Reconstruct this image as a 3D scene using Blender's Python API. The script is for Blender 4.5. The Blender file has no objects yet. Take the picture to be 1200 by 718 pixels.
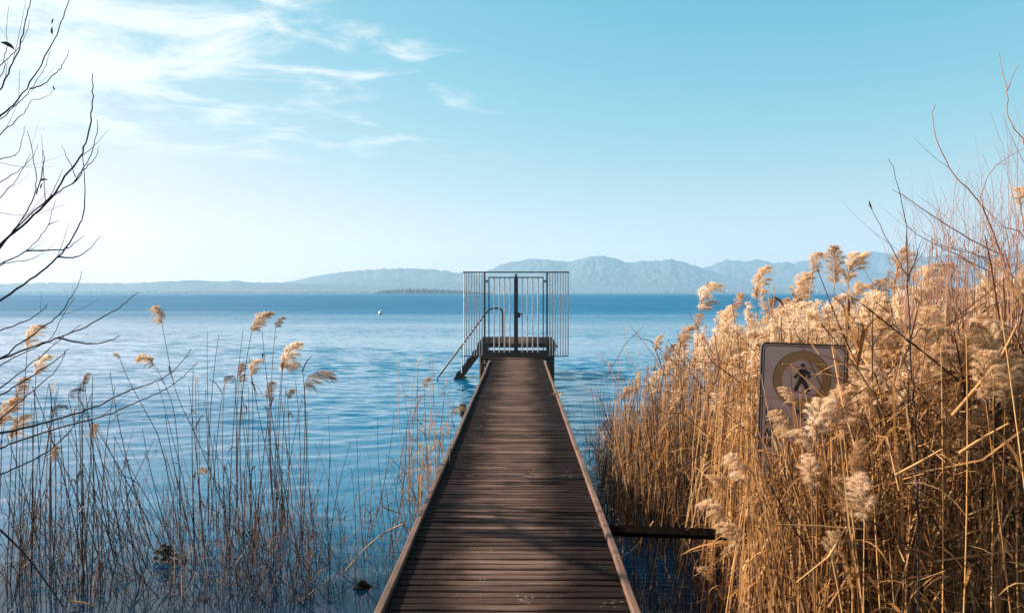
import bpy, math, random
import numpy as np
from mathutils import Matrix, Vector, Euler, noise

random.seed(7)
rng = np.random.default_rng(7)
C = bpy.context.scene
COL = C.collection
R = math.radians

# ------------------------------------------------------------------ camera
FPX = 920.0                                    # focal length in photo pixels (1200 wide)
cam_d = bpy.data.cameras.new('camera')
cam = bpy.data.objects.new('camera', cam_d)
COL.objects.link(cam)
cam_d.sensor_fit = 'HORIZONTAL'
cam_d.sensor_width = 36.0
cam_d.lens = FPX / 1200 * 36.0
cam_d.clip_start = 0.05
cam_d.clip_end = 60000
EYE = Vector((0.056, 0.0, 2.1))
cam.location = EYE
cam.rotation_euler = (R(90) - math.atan(15.5 / FPX), 0, math.atan(9.0 / FPX))
C.camera = cam
CM = cam.rotation_euler.to_matrix()

# ------------------------------------------------------------------ sky, sun, exposure
SUN_AZ, SUN_EL = -80.0, 26.0                   # degrees from straight ahead (minus: to the west of it), above horizon
C.view_settings.view_transform = 'Standard'
C.view_settings.look = 'None'
C.view_settings.exposure = 1.54
C.view_settings.gamma = 1.0
C.view_settings.use_curve_mapping = False
C.cycles.volume_bounces = 1
W = bpy.data.worlds.new('World')
C.world = W
W.use_nodes = True
wt = W.node_tree
wt.nodes.clear()


class NT:
    """small helper to write node trees"""
    def __init__(self, tree):
        self.t = tree

    def n(self, kind, **kw):
        o = self.t.nodes.new(kind)
        for k, v in kw.items():
            if k.startswith('_'):
                setattr(o, k[1:], v)
        return o

    def link(self, a, b):
        self.t.links.new(a, b)

    def val(self, sock, v):
        if hasattr(v, 'is_linked'):
            self.link(v, sock)
        else:
            sock.default_value = v

    def math(self, op, a, b=None, c=None, clamp=False):
        o = self.n('ShaderNodeMath', _operation=op, _use_clamp=clamp)
        self.val(o.inputs[0], a)
        if b is not None:
            self.val(o.inputs[1], b)
        if c is not None:
            self.val(o.inputs[2], c)
        return o.outputs[0]

    def vmath(self, op, a, b=None):
        o = self.n('ShaderNodeVectorMath', _operation=op)
        self.val(o.inputs[0], a)
        if b is not None:
            self.val(o.inputs[1], b)
        return o.outputs[0]

    def mix(self, fac, a, b, mode='MIX'):
        o = self.n('ShaderNodeMix', _data_type='RGBA', _blend_type=mode)
        self.val(o.inputs[0], fac)
        self.val(o.inputs[6], a)
        self.val(o.inputs[7], b)
        return o.outputs[2]

    def noise(self, vec, scale, detail=4, rough=0.55, dist=0.0):
        o = self.n('ShaderNodeTexNoise')
        self.link(vec, o.inputs['Vector'])
        o.inputs['Scale'].default_value = scale
        o.inputs['Detail'].default_value = detail
        o.inputs['Roughness'].default_value = rough
        o.inputs['Distortion'].default_value = dist
        return o.outputs[0]

    def ramp(self, fac, stops, interp='LINEAR'):
        o = self.n('ShaderNodeValToRGB')
        o.color_ramp.interpolation = interp
        el = o.color_ramp.elements
        while len(el) < len(stops):
            el.new(0.5)
        for e, (p, c) in zip(el, stops):
            e.position = p
            e.color = (c, c, c, 1) if isinstance(c, (int, float)) else (*c, 1)
        self.link(fac, o.inputs[0])
        return o.outputs[0]

    def sep(self, v):
        o = self.n('ShaderNodeSeparateXYZ')
        self.link(v, o.inputs[0])
        return o.outputs

    def comb(self, x, y, z):
        o = self.n('ShaderNodeCombineXYZ')
        for s, v in zip(o.inputs, (x, y, z)):
            self.val(s, v)
        return o.outputs[0]

    def maprange(self, v, a, b, c=0.0, d=1.0, smooth=True):
        o = self.n('ShaderNodeMapRange', _interpolation_type='SMOOTHSTEP' if smooth else 'LINEAR')
        self.val(o.inputs[0], v)
        for i, x in zip((1, 2, 3, 4), (a, b, c, d)):
            o.inputs[i].default_value = x
        return o.outputs[0]


w = NT(wt)
sky = w.n('ShaderNodeTexSky', _sky_type='NISHITA')
sky.sun_disc = False
sky.sun_elevation = R(SUN_EL)
sky.sun_rotation = R(SUN_AZ)
sky.altitude = 60
sky.air_density = 1.0
sky.dust_density = 1.0
sky.ozone_density = 2.0
tc = w.n('ShaderNodeTexCoord')
d = tc.outputs['Generated']
dx, dy, dz = w.sep(d)
sr, sg, sb_ = w.sep(sky.outputs[0])
# one colour grade for the whole dome: deeper cyan overhead, paler towards the horizon
def shoulder(c, gain, b, power=1.0):
    p_ = w.math('POWER', w.math('MULTIPLY', c, 0.2), power)
    return w.math('DIVIDE', w.math('MULTIPLY', p_, gain), w.math('ADD', 1.0, w.math('MULTIPLY', p_, b)))


tint = w.comb(shoulder(sr, 7.6, 0.95, 1.95), shoulder(sg, 6.9, 1.42), shoulder(sb_, 10.1, 2.6))
# thin wind-drawn cloud sheet: laid out on a plane far overhead
zz = w.math('MAXIMUM', w.math('ADD', dz, 0.10), 0.03)
cu = w.math('DIVIDE', dx, zz)
cv = w.math('DIVIDE', dy, zz)
cvec = w.comb(w.math('ADD', w.math('MULTIPLY', cu, 1.0), w.math('MULTIPLY', cv, -0.12)), w.math('MULTIPLY', cv, 1.25), 0.0)
n1 = w.noise(cvec, 2.7, 10, 0.60, 0.45)
n2 = w.noise(cvec, 0.42, 3, 0.5, 0.0)
# the cloud field thins out from west to east
az = w.math('ARCTAN2', dx, dy)
west = w.maprange(az, -0.52, 0.14, 1.0, 0.0)
fade_low = w.maprange(dz, 0.13, 0.21, 0.0, 1.0)
cov = w.math('ADD', w.math('ADD', n1, w.math('MULTIPLY', w.math('SUBTRACT', n2, 0.5), 0.55)), w.math('MULTIPLY', w.math('SUBTRACT', west, 0.62), 0.30))
cl = w.maprange(cov, 0.425, 0.69)
cl = w.math('MULTIPLY', cl, fade_low)
cl = w.math('MULTIPLY', cl, w.maprange(west, 0.02, 0.35))
cl = w.math('MULTIPLY', cl, 0.95)
cloud_col = w.mix(1.0, (3.75, 3.8, 3.85, 1), (1, 1, 1, 1), 'MULTIPLY')
skyc = w.mix(cl, tint, cloud_col)
bg = w.n('ShaderNodeBackground')
w.link(skyc, bg.inputs[0])
bg.inputs[1].default_value = 0.092
wo = w.n('ShaderNodeOutputWorld')
w.link(bg.outputs[0], wo.inputs[0])

sd = bpy.data.lights.new('sun', 'SUN')
sd.energy = 5.0
sd.angle = R(0.5)
sd.color = (1.0, 0.86, 0.68)
sun = bpy.data.objects.new('sun', sd)
COL.objects.link(sun)
sun_dir = Vector((math.sin(R(SUN_AZ)) * math.cos(R(SUN_EL)), math.cos(R(SUN_AZ)) * math.cos(R(SUN_EL)), math.sin(R(SUN_EL))))
sun.rotation_euler = sun_dir.to_track_quat('Z', 'Y').to_euler()


def at(px, py, Y):
    """world point seen at photo pixel (px, py) at distance Y ahead"""
    v = CM @ Vector(((px - 600) / FPX, -(py - 359) / FPX, -1.0))
    t = Y / v.y
    return EYE + v * t


# ------------------------------------------------------------------ helpers
class MB:
    """collects quads; build() links them as ONE mesh object"""
    def __init__(self):
        self.v, self.f, self.m, self.nv = [], [], [], 0

    def raw(self, v, f, mi=0):
        v = np.asarray(v, dtype=np.float32).reshape(-1, 3)
        f = np.asarray(f, dtype=np.int32).reshape(-1, 4)
        self.v.append(v)
        self.f.append(f + self.nv)
        self.m.append(np.full(len(f), mi, dtype=np.int32))
        self.nv += len(v)

    def box(self, lo, hi, M=None, mi=0):
        x0, y0, z0 = lo
        x1, y1, z1 = hi
        v = [(x0, y0, z0), (x1, y0, z0), (x1, y1, z0), (x0, y1, z0), (x0, y0, z1), (x1, y0, z1), (x1, y1, z1), (x0, y1, z1)]
        if M is not None:
            v = [M @ Vector(p) for p in v]
        self.raw(v, [(0, 3, 2, 1), (4, 5, 6, 7), (0, 1, 5, 4), (1, 2, 6, 5), (2, 3, 7, 6), (3, 0, 4, 7)], mi)

    def tube(self, pts, radii, sides=5, mi=0, cap=True):
        pts = np.asarray([tuple(p) for p in pts], dtype=np.float64)
        n = len(pts)
        if np.isscalar(radii):
            radii = [radii] * n
        radii = np.asarray(radii)
        tan = np.gradient(pts, axis=0)
        tan /= np.linalg.norm(tan, axis=1)[:, None] + 1e-9
        mean = tan.mean(axis=0)
        ref = np.array((0, 1, 0)) if abs(mean[1]) < 0.85 * np.linalg.norm(mean) else np.array((1, 0, 0))
        a = np.cross(tan, ref)
        a /= np.linalg.norm(a, axis=1)[:, None] + 1e-9
        b = np.cross(tan, a)
        th = np.arange(sides) * 2 * math.pi / sides
        ring = pts[:, None, :] + radii[:, None, None] * (a[:, None, :] * np.cos(th)[None, :, None] + b[:, None, :] * np.sin(th)[None, :, None])
        v = ring.reshape(-1, 3)
        i = np.arange(n - 1)[:, None] * sides
        k = np.arange(sides)[None, :]
        k2 = (k + 1) % sides
        f = np.stack([i + k, i + k2, i + sides + k2, i + sides + k], axis=-1).reshape(-1, 4)
        self.raw(v, f, mi)
        if cap and sides == 4:
            self.raw(v[:4], [(3, 2, 1, 0)], mi)
            self.raw(v[-4:], [(0, 1, 2, 3)], mi)
        elif cap:
            for e, c in ((0, pts[0]), (n - 1, pts[-1])):
                rr = ring[e]
                vv = np.vstack([rr, c[None]])
                ff = [(j, (j + 1) % sides, sides, sides) for j in range(sides)]
                self.tri(vv, [q[:3] for q in ff], mi)

    def tri(self, v, f, mi=0):
        # a triangle kept as a quad with its last corner midway along an edge
        v = [np.asarray(p, dtype=np.float64) for p in v]
        out, faces = list(v), []
        for a, b, c in f:
            out.append((v[c] + v[a]) / 2)
            faces.append((a, b, c, len(out) - 1))
        self.raw(np.array(out), faces, mi)

    def ribbon(self, pts, widths, side, mi=0):
        pts = np.asarray([tuple(p) for p in pts])
        side = np.asarray(tuple(side))
        wd = np.asarray(widths)[:, None] * 0.5
        n = len(pts)
        v = np.empty((2 * n, 3))
        v[0::2] = pts - side * wd
        v[1::2] = pts + side * wd
        self.raw(v, [(2 * i, 2 * i + 1, 2 * i + 3, 2 * i + 2) for i in range(n - 1)], mi)

    def mesh(self, name, mats, smooth=False):
        me = bpy.data.meshes.new(name)
        v = np.concatenate(self.v)
        f = np.concatenate(self.f)
        m = np.concatenate(self.m)
        me.vertices.add(len(v))
        me.vertices.foreach_set('co', v.astype(np.float32).ravel())
        me.loops.add(len(f) * 4)
        me.loops.foreach_set('vertex_index', f.ravel())
        me.polygons.add(len(f))
        me.polygons.foreach_set('loop_start', np.arange(len(f), dtype=np.int32) * 4)
        me.polygons.foreach_set('loop_total', np.full(len(f), 4, dtype=np.int32))
        me.polygons.foreach_set('material_index', m)
        me.polygons.foreach_set('use_smooth', np.full(len(f), smooth))
        me.update(calc_edges=True)
        for x in (mats if isinstance(mats, (list, tuple)) else [mats]):
            me.materials.append(x)
        return me

    def build(self, name, mats, parent=None, smooth=False):
        return put(name, self.mesh(name, mats, smooth), parent)


def put(name, me, parent=None, M=None):
    o = bpy.data.objects.new(name, me)
    COL.objects.link(o)
    if parent is not None:
        o.parent = parent
    if M is not None:
        o.matrix_local = M
    return o


def thing(name, label, cat, loc=(0, 0, 0), rotz=0.0, group=None):
    o = bpy.data.objects.new(name, None)
    COL.objects.link(o)
    o.empty_display_size = 0.1
    o.location = loc
    o.rotation_euler = (0, 0, rotz)
    o['label'] = label
    o['category'] = cat
    if group:
        o['group'] = group
    return o


def tag(o, label, cat, group=None):
    o['label'] = label
    o['category'] = cat
    if group:
        o['group'] = group
    return o


def smooth_path(pts, n):
    """Catmull-Rom through points (Vectors), n samples"""
    P = [Vector(p) for p in pts]
    P = [P[0] * 2 - P[1]] + P + [P[-1] * 2 - P[-2]]
    segs = len(P) - 3
    out = []
    for i in range(n):
        u = i / (n - 1) * segs
        k = min(int(u), segs - 1)
        t = u - k
        a, b, c, e = P[k:k + 4]
        out.append(0.5 * ((2 * b) + (c - a) * t + (2 * a - 5 * b + 4 * c - e) * t * t + (3 * b - a - 3 * c + e) * t ** 3))
    return out


# ------------------------------------------------------------------ materials
def material(name):
    m = bpy.data.materials.new(name)
    m.use_nodes = True
    t = m.node_tree
    t.nodes.clear()
    k = NT(t)
    out = k.n('ShaderNodeOutputMaterial')
    return m, k, out


def principled(k, out, col, rough=0.6, metal=0.0, spec=0.5, normal=None):
    p = k.n('ShaderNodeBsdfPrincipled')
    k.val(p.inputs['Base Color'], col if hasattr(col, 'is_linked') else (*col, 1))
    k.val(p.inputs['Roughness'], rough)
    p.inputs['Metallic'].default_value = metal
    p.inputs['Specular IOR Level'].default_value = spec
    if normal is not None:
        k.link(normal, p.inputs['Normal'])
    k.link(p.outputs[0], out.inputs[0])
    return p


def bump(k, h, strength, dist):
    b = k.n('ShaderNodeBump')
    b.inputs['Strength'].default_value = strength
    b.inputs['Distance'].default_value = dist
    k.link(h, b.inputs['Height'])
    return b.outputs[0]


def pos(k):
    return k.n('ShaderNodeNewGeometry').outputs['Position']


def objrand(k):
    return k.n('ShaderNodeObjectInfo').outputs['Random']


def islrand(k):
    return k.n('ShaderNodeNewGeometry').outputs['Random Per Island']


def plant_mat(name, cols, transl=0.35, rough=0.7, island=False, patch=6.0):
    """dry plant tissue: colour varied by piece and by noise; some light passes through"""
    m, k, out = material(name)
    r = islrand(k) if island else objrand(k)
    nz = k.noise(pos(k), patch, 3, 0.6)
    f = k.math('ADD', k.math('MULTIPLY', r, 0.75), k.math('MULTIPLY', k.math('SUBTRACT', nz, 0.5), 0.7), clamp=True)
    n = len(cols)
    col = k.ramp(f, [(i / (n - 1), c) for i, c in enumerate(cols)])
    p = k.n('ShaderNodeBsdfPrincipled')
    k.link(col, p.inputs['Base Color'])
    p.inputs['Roughness'].default_value = rough
    p.inputs['Specular IOR Level'].default_value = 0.25
    if transl > 0:
        tr = k.n('ShaderNodeBsdfTranslucent')
        k.link(col, tr.inputs[0])
        mx = k.n('ShaderNodeMixShader')
        mx.inputs[0].default_value = transl
        k.link(p.outputs[0], mx.inputs[1])
        k.link(tr.outputs[0], mx.inputs[2])
        k.link(mx.outputs[0], out.inputs[0])
    else:
        k.link(p.outputs[0], out.inputs[0])
    return m


M = {}
M['straw_stem'] = plant_mat('straw_stem', [(0.12, 0.055, 0.022), (0.32, 0.15, 0.055), (0.50, 0.27, 0.105), (0.72, 0.46, 0.22)], 0.12, 0.5)
M['straw_leaf'] = plant_mat('straw_leaf', [(0.13, 0.055, 0.02), (0.34, 0.155, 0.052), (0.51, 0.27, 0.10), (0.72, 0.46, 0.21)], 0.4)
M['mass_stem'] = plant_mat('mass_stem', [(0.022, 0.010, 0.006), (0.12, 0.052, 0.021), (0.44, 0.215, 0.075), (0.56, 0.35, 0.17), (0.80, 0.55, 0.29)], 0.22, 0.55, True)
M['mass_leaf'] = plant_mat('mass_leaf', [(0.028, 0.012, 0.006), (0.15, 0.066, 0.024), (0.46, 0.225, 0.075), (0.56, 0.345, 0.16), (0.80, 0.55, 0.285)], 0.42, 0.7, True)
M['gap_shade'] = plant_mat('gap_shade', [(0.012, 0.007, 0.005), (0.04, 0.02, 0.011), (0.10, 0.045, 0.02)], 0.15, 0.7, True)  # dark tone standing in for shade in the stand's lower gaps
M['dark_stem'] = plant_mat('dark_stem', [(0.018, 0.010, 0.010), (0.050, 0.024, 0.019), (0.13, 0.072, 0.054), (0.42, 0.30, 0.235)], 0.08, 0.6)
M['dark_leaf'] = plant_mat('dark_leaf', [(0.03, 0.016, 0.013), (0.08, 0.042, 0.028), (0.17, 0.10, 0.06)], 0.3)
M['dark_mass'] = plant_mat('dark_mass', [(0.016, 0.009, 0.009), (0.040, 0.019, 0.016), (0.15, 0.08, 0.06), (0.46, 0.34, 0.27)], 0.1, 0.6, True)
M['plume_hair'] = plant_mat('plume_hair', [(0.66, 0.46, 0.28), (0.82, 0.63, 0.45), (0.90, 0.77, 0.60)], 0.5, 0.8, False, 30)
M['plume_core'] = plant_mat('plume_core', [(0.26, 0.13, 0.055), (0.44, 0.26, 0.12), (0.6, 0.41, 0.23)], 0.3, 0.8, True, 30)
M['plume_dark'] = plant_mat('plume_dark', [(0.035, 0.018, 0.014), (0.10, 0.055, 0.04), (0.2, 0.12, 0.085)], 0.3, 0.8, True, 30)
M['plume_tan'] = plant_mat('plume_tan', [(0.36, 0.20, 0.10), (0.56, 0.37, 0.21), (0.70, 0.52, 0.35)], 0.4, 0.8, False, 30)
M['bark'] = plant_mat('bark', [(0.018, 0.012, 0.015), (0.04, 0.026, 0.028), (0.075, 0.05, 0.05)], 0.0, 0.75, False, 14)
M['twig_red'] = plant_mat('twig_red', [(0.14, 0.07, 0.055), (0.27, 0.145, 0.105), (0.42, 0.27, 0.20)], 0.0, 0.65, True, 14)
M['weed'] = plant_mat('weed', [(0.012, 0.012, 0.008), (0.03, 0.03, 0.012), (0.10, 0.10, 0.03)], 0.2, 0.6, True, 20)


def wood_deck():
    m, k, out = material('weathered_plank')
    p = pos(k)
    x, y, z = k.sep(p)
    r = objrand(k)
    grain = k.noise(k.comb(k.math('MULTIPLY', x, 2.2), k.math('MULTIPLY', y, 75), k.math('MULTIPLY', r, 50)), 1.0, 6, 0.72)
    patch = k.noise(p, 2.4, 5, 0.6)
    fine = k.noise(p, 55, 2, 0.6)
    # foot traffic has worn the middle pale; algae and dirt keep the edges dark
    off = k.math('ADD', k.math('ABSOLUTE', k.math('ADD', x, 0.02)), k.math('MULTIPLY', k.math('SUBTRACT', patch, 0.5), 0.55))
    worn = k.maprange(off, 0.43, 0.08)
    worn = k.math('MULTIPLY', worn, k.maprange(grain, 0.30, 0.60, 0.35, 1.0))
    worn = k.math('MULTIPLY', worn, k.maprange(r, 0.0, 1.0, 0.35, 1.0, False))
    dark = k.mix(grain, (0.004, 0.0025, 0.0028, 1), (0.022, 0.0125, 0.011, 1))
    pale = k.mix(grain, (0.030, 0.016, 0.012, 1), (0.28, 0.18, 0.14, 1))
    col = k.mix(worn, dark, pale)
    col = k.mix(1.0, col, k.ramp(k.noise(k.comb(k.math('MULTIPLY', r, 91.0), 0.0, 0.0), 1.0, 0, 0.5), [(0.25, (0.62, 0.60, 0.60)), (0.5, (1.0, 0.97, 0.95)), (0.75, (1.5, 1.42, 1.36))]), 'MULTIPLY')
    speck = k.maprange(k.math('MULTIPLY', fine, k.noise(p, 6, 2, 0.5)), 0.41, 0.46)
    col = k.mix(k.math('MULTIPLY', speck, 0.5), col, (0.40, 0.33, 0.27, 1))
    h = k.math('ADD', grain, k.math('MULTIPLY', fine, 0.25))
    rough = k.maprange(patch, 0.3, 0.7, 0.68, 0.9)
    principled(k, out, col, rough, 0, 0.07, bump(k, h, 0.6, 0.006))
    return m


def wood_plain(name, a, b, axis='y'):
    m, k, out = material(name)
    p = pos(k)
    x, y, z = k.sep(p)
    s = (3, 40, 40) if axis == 'x' else ((40, 3, 40) if axis == 'y' else (40, 40, 3))
    g = k.noise(k.comb(k.math('MULTIPLY', x, s[0]), k.math('MULTIPLY', y, s[1]), k.math('MULTIPLY', z, s[2])), 1.0, 5, 0.6)
    n = k.noise(p, 5, 4, 0.6)
    f = k.math('ADD', k.math('MULTIPLY', g, 0.6), k.math('MULTIPLY', n, 0.6))
    col = k.ramp(f, [(0.35, a), (0.8, b)])
    principled(k, out, col, 0.65, 0, 0.3, bump(k, g, 0.5, 0.004))
    return m


def paint(name, a, b, rough=0.5, metal=0.0, scale=20):
    m, k, out = material(name)
    n = k.noise(pos(k), scale, 5, 0.65)
    col = k.ramp(n, [(0.35, a), (0.7, b)])
    principled(k, out, col, k.maprange(n, 0.3, 0.7, rough - 0.1, rough + 0.15), metal, 0.5)
    return m


M['plank'] = wood_deck()
M['rail'] = wood_plain('rail_wood', (0.048, 0.027, 0.021), (0.17, 0.092, 0.064), 'y')
M['beam'] = wood_plain('beam_wood', (0.018, 0.012, 0.011), (0.07, 0.045, 0.038), 'x')
M['post'] = wood_plain('post_wood', (0.02, 0.014, 0.012), (0.09, 0.06, 0.045), 'z')
M['dark_steel'] = paint('dark_steel', (0.012, 0.013, 0.018), (0.035, 0.035, 0.042), 0.45)
M['zinc_steel'] = paint('zinc_steel', (0.36, 0.34, 0.33), (0.72, 0.68, 0.65), 0.5, 0.1)
M['rust'] = paint('rusty_pipe', (0.006, 0.004, 0.004), (0.016, 0.010, 0.009), 0.8, 0, 12)
m_, k_, o_ = material('old_pole')
principled(k_, o_, k_.ramp(k_.noise(pos(k_), 30, 4), [(0.3, (0.003, 0.002, 0.002)), (0.75, (0.013, 0.009, 0.008))]), 1.0, 0, 0.0)
M['old_pole'] = m_
M['sign_white'] = paint('sign_face', (0.38, 0.275, 0.26), (0.46, 0.345, 0.325), 0.45, 0, 9)
M['sign_black'] = paint('sign_black', (0.010, 0.010, 0.014), (0.03, 0.028, 0.03), 0.5)
M['sign_ochre'] = paint('sign_ochre', (0.24, 0.14, 0.055), (0.32, 0.195, 0.085), 0.5, 0, 12)
M['white'] = paint('white_paint', (0.68, 0.68, 0.68), (0.82, 0.82, 0.80), 0.4)


def water_mat():
    m, k, out = material('lake_water')
    p = pos(k)
    x, y, z = k.sep(p)
    rip = k.comb(k.math('ADD', k.math('MULTIPLY', x, 0.55), k.math('MULTIPLY', y, 0.16)), y, 0.0)
    # slopes taken straight from noise vectors, so ripples keep their roughness far out
    def slope(vec, scale, detail):
        o = k.n('ShaderNodeTexNoise')
        k.link(vec, o.inputs['Vector'])
        o.inputs['Scale'].default_value = scale
        o.inputs['Detail'].default_value = detail
        o.inputs['Roughness'].default_value = 0.55
        o.inputs['Distortion'].default_value = 0.4
        return k.vmath('SUBTRACT', o.outputs['Color'], (0.5, 0.5, 0.5))

    def scaled(v_, f_):
        o = k.n('ShaderNodeVectorMath', _operation='SCALE')
        k.link(v_, o.inputs[0])
        k.val(o.inputs['Scale'], f_)
        return o.outputs[0]
    streak = k.maprange(k.noise(k.comb(k.math('MULTIPLY', x, 0.02), k.math('MULTIPLY', y, 0.075), 3.0), 1.0, 4, 0.6), 0.36, 0.64, 0.18, 1.3)
    # the reeds shelter the shore; the open lake is ruffled by wind
    near = k.maprange(y, 5.0, 13.0, 0.16, 1.0)
    wind = k.maprange(y, 16, 110, 0.0, 1.0)
    big = scaled(slope(rip, 0.55, 2), k.math('MULTIPLY', near, k.math('ADD', k.math('MULTIPLY', wind, 0.35), k.math('MULTIPLY', streak, 0.06))))
    mid = scaled(slope(rip, 2.6, 3), k.math('MULTIPLY', near, k.math('ADD', k.math('MULTIPLY', wind, 0.45), k.math('MULTIPLY', streak, 0.34))))
    sml = scaled(slope(rip, 9.0, 2), k.math('MULTIPLY', near, k.math('ADD', k.math('MULTIPLY', wind, 0.3), k.math('MULTIPLY', streak, 0.28))))
    tot = k.vmath('ADD', k.vmath('ADD', big, mid), sml)
    sx, sy, sz = k.sep(tot)
    gn = k.n('ShaderNodeNewGeometry').outputs['Normal']
    nrm = k.vmath('NORMALIZE', k.vmath('ADD', gn, k.comb(k.math('MULTIPLY', sx, 0.6), sy, 0.0)))
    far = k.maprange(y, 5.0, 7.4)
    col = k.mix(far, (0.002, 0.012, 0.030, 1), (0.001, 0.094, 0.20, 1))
    # wind chop too fine to resolve far out is carried by the gloss
    chop = k.noise(rip, 0.9, 3, 0.65)
    rg = k.math('ADD', 0.03, k.math('MULTIPLY', k.maprange(y, 22, 130, 0.0, 0.62), k.math('ADD', 0.55, k.math('MULTIPLY', k.math('ADD', streak, chop), 0.35))), clamp=True)
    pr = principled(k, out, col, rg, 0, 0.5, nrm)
    pr.inputs['IOR'].default_value = 1.333
    return m


def hill_mat(name, a, b, scale):
    m, k, out = material(name)
    p = pos(k)
    n = k.noise(p, scale, 6, 0.6)
    n2 = k.noise(p, scale * 6, 3, 0.6)
    f = k.math('ADD', k.math('MULTIPLY', n, 0.7), k.math('MULTIPLY', n2, 0.3))
    col = k.ramp(f, [(0.36, a), (0.62, b)])
    principled(k, out, col, 0.9, 0, 0.1)
    return m


M['water'] = water_mat()
M['woods'] = hill_mat('wooded_slope', (0.034, 0.036, 0.036), (0.056, 0.055, 0.054), 0.004)
M['shore_trees'] = hill_mat('shore_trees', (0.018, 0.035, 0.022), (0.05, 0.07, 0.04), 0.05)
M['mud'] = hill_mat('mud', (0.03, 0.02, 0.014), (0.09, 0.06, 0.04), 3.0)
M['house'] = paint('house_wall', (0.20, 0.18, 0.16), (0.34, 0.31, 0.28), 0.8, 0, 0.05)


# ------------------------------------------------------------------ water, bank, hills
def structure(o):
    o['kind'] = 'structure'
    return o


# one sheet out to the far shore; within 200 m its ripples are real
rows = [-40.0, 0.0, 2.5]
while rows[-1] < 210:
    rows.append(rows[-1] + max(0.06, rows[-1] * 0.0042))
n_near = len(rows)
rows += [300, 500, 1000, 2500, 7200]
rows = np.array(rows)
ang = np.concatenate([[-3.2, -1.6], np.linspace(-0.84, 0.84, 300), [1.6, 3.2]])
gx = np.maximum(rows, 4.0)[:, None] * ang[None, :]
gx = np.concatenate([np.full((len(rows), 1), -9000.0), gx, np.full((len(rows), 1), 9000.0)], axis=1)
gx = np.clip(gx, -9000, 9000)
gx[:, 0], gx[:, -1] = -9001, 9001
gy = np.repeat(rows[:, None], gx.shape[1], axis=1)
step = np.maximum(0.06, np.abs(gy) * 0.0045)
wr = np.random.default_rng(17)
gz = np.zeros_like(gx)
patch = np.zeros_like(gx)
for q in range(7):
    L = wr.uniform(7, 26)
    a = wr.normal(math.pi / 2, 0.5)
    patch += np.sin((gx * math.cos(a) * 0.5 + gy * math.sin(a)) * 2 * math.pi / L + wr.uniform(0, 6.28))
patch = 0.62 + 0.38 * np.clip(patch / 2.2, -1.3, 1.3)
for q in range(60):
    L = 0.2 * (1.7 / 0.2) ** wr.random()
    a = wr.normal(-1.42, 0.42)
    kx, ky = math.cos(a) * 2 * math.pi / L, math.sin(a) * 2 * math.pi / L
    slope_ = 0.022 * (0.55 + 0.6 * (L < 0.9))
    fade = np.clip((L / step - 2.6) / 2.5, 0, 1)
    ph = gx * kx + gy * ky + wr.uniform(0, 6.28)
    gz += slope_ * L / (2 * math.pi) * fade * (np.sin(ph) + 0.22 * np.sin(2 * ph + 0.6))
shel = np.clip((gy - 4.0) / 11.0, 0, 1)
gz *= (0.10 + 0.90 * shel ** 1.2) * patch
gz[:, [0, 1, 2, -3, -2, -1]] = 0
gz[n_near:] = 0
gz[:3] = 0
nx = gx.shape[1]
mb = MB()
jj, ii = np.meshgrid(np.arange(len(rows) - 1), np.arange(nx - 1), indexing='ij')
f0 = (jj * nx + ii).ravel()
mb.raw(np.stack([gx.ravel(), gy.ravel(), gz.ravel()], axis=1), np.stack([f0, f0 + 1, f0 + nx + 1, f0 + nx], axis=1))
structure(mb.build('water', M['water'], smooth=True))

# the low muddy bank the reeds grow from, behind and beside the camera
mb = MB()
nx, ny = 60, 40
xs = np.linspace(-14, 16, nx)
ys = np.linspace(-10, 7.5, ny)
v = []
for yy in ys:
    for xx in xs:
        right = max(0.0, min(1.0, (xx - 1.7) / 2.2)) * max(0.0, min(1.0, (6.3 - yy) / 2.4))
        back = max(0.0, min(1.0, (1.6 - yy) / 2.0))
        hh = -0.22 + 0.42 * max(right, back) + 0.05 * noise.noise(Vector((xx * 1.3, yy * 1.3, 0)))
        v.append((xx, yy, hh))
f = [(j * nx + i, j * nx + i + 1, (j + 1) * nx + i + 1, (j + 1) * nx + i) for j in range(ny - 1) for i in range(nx - 1)]
mb.raw(v, f)
structure(mb.build('ground', M['mud'], smooth=True))


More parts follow.
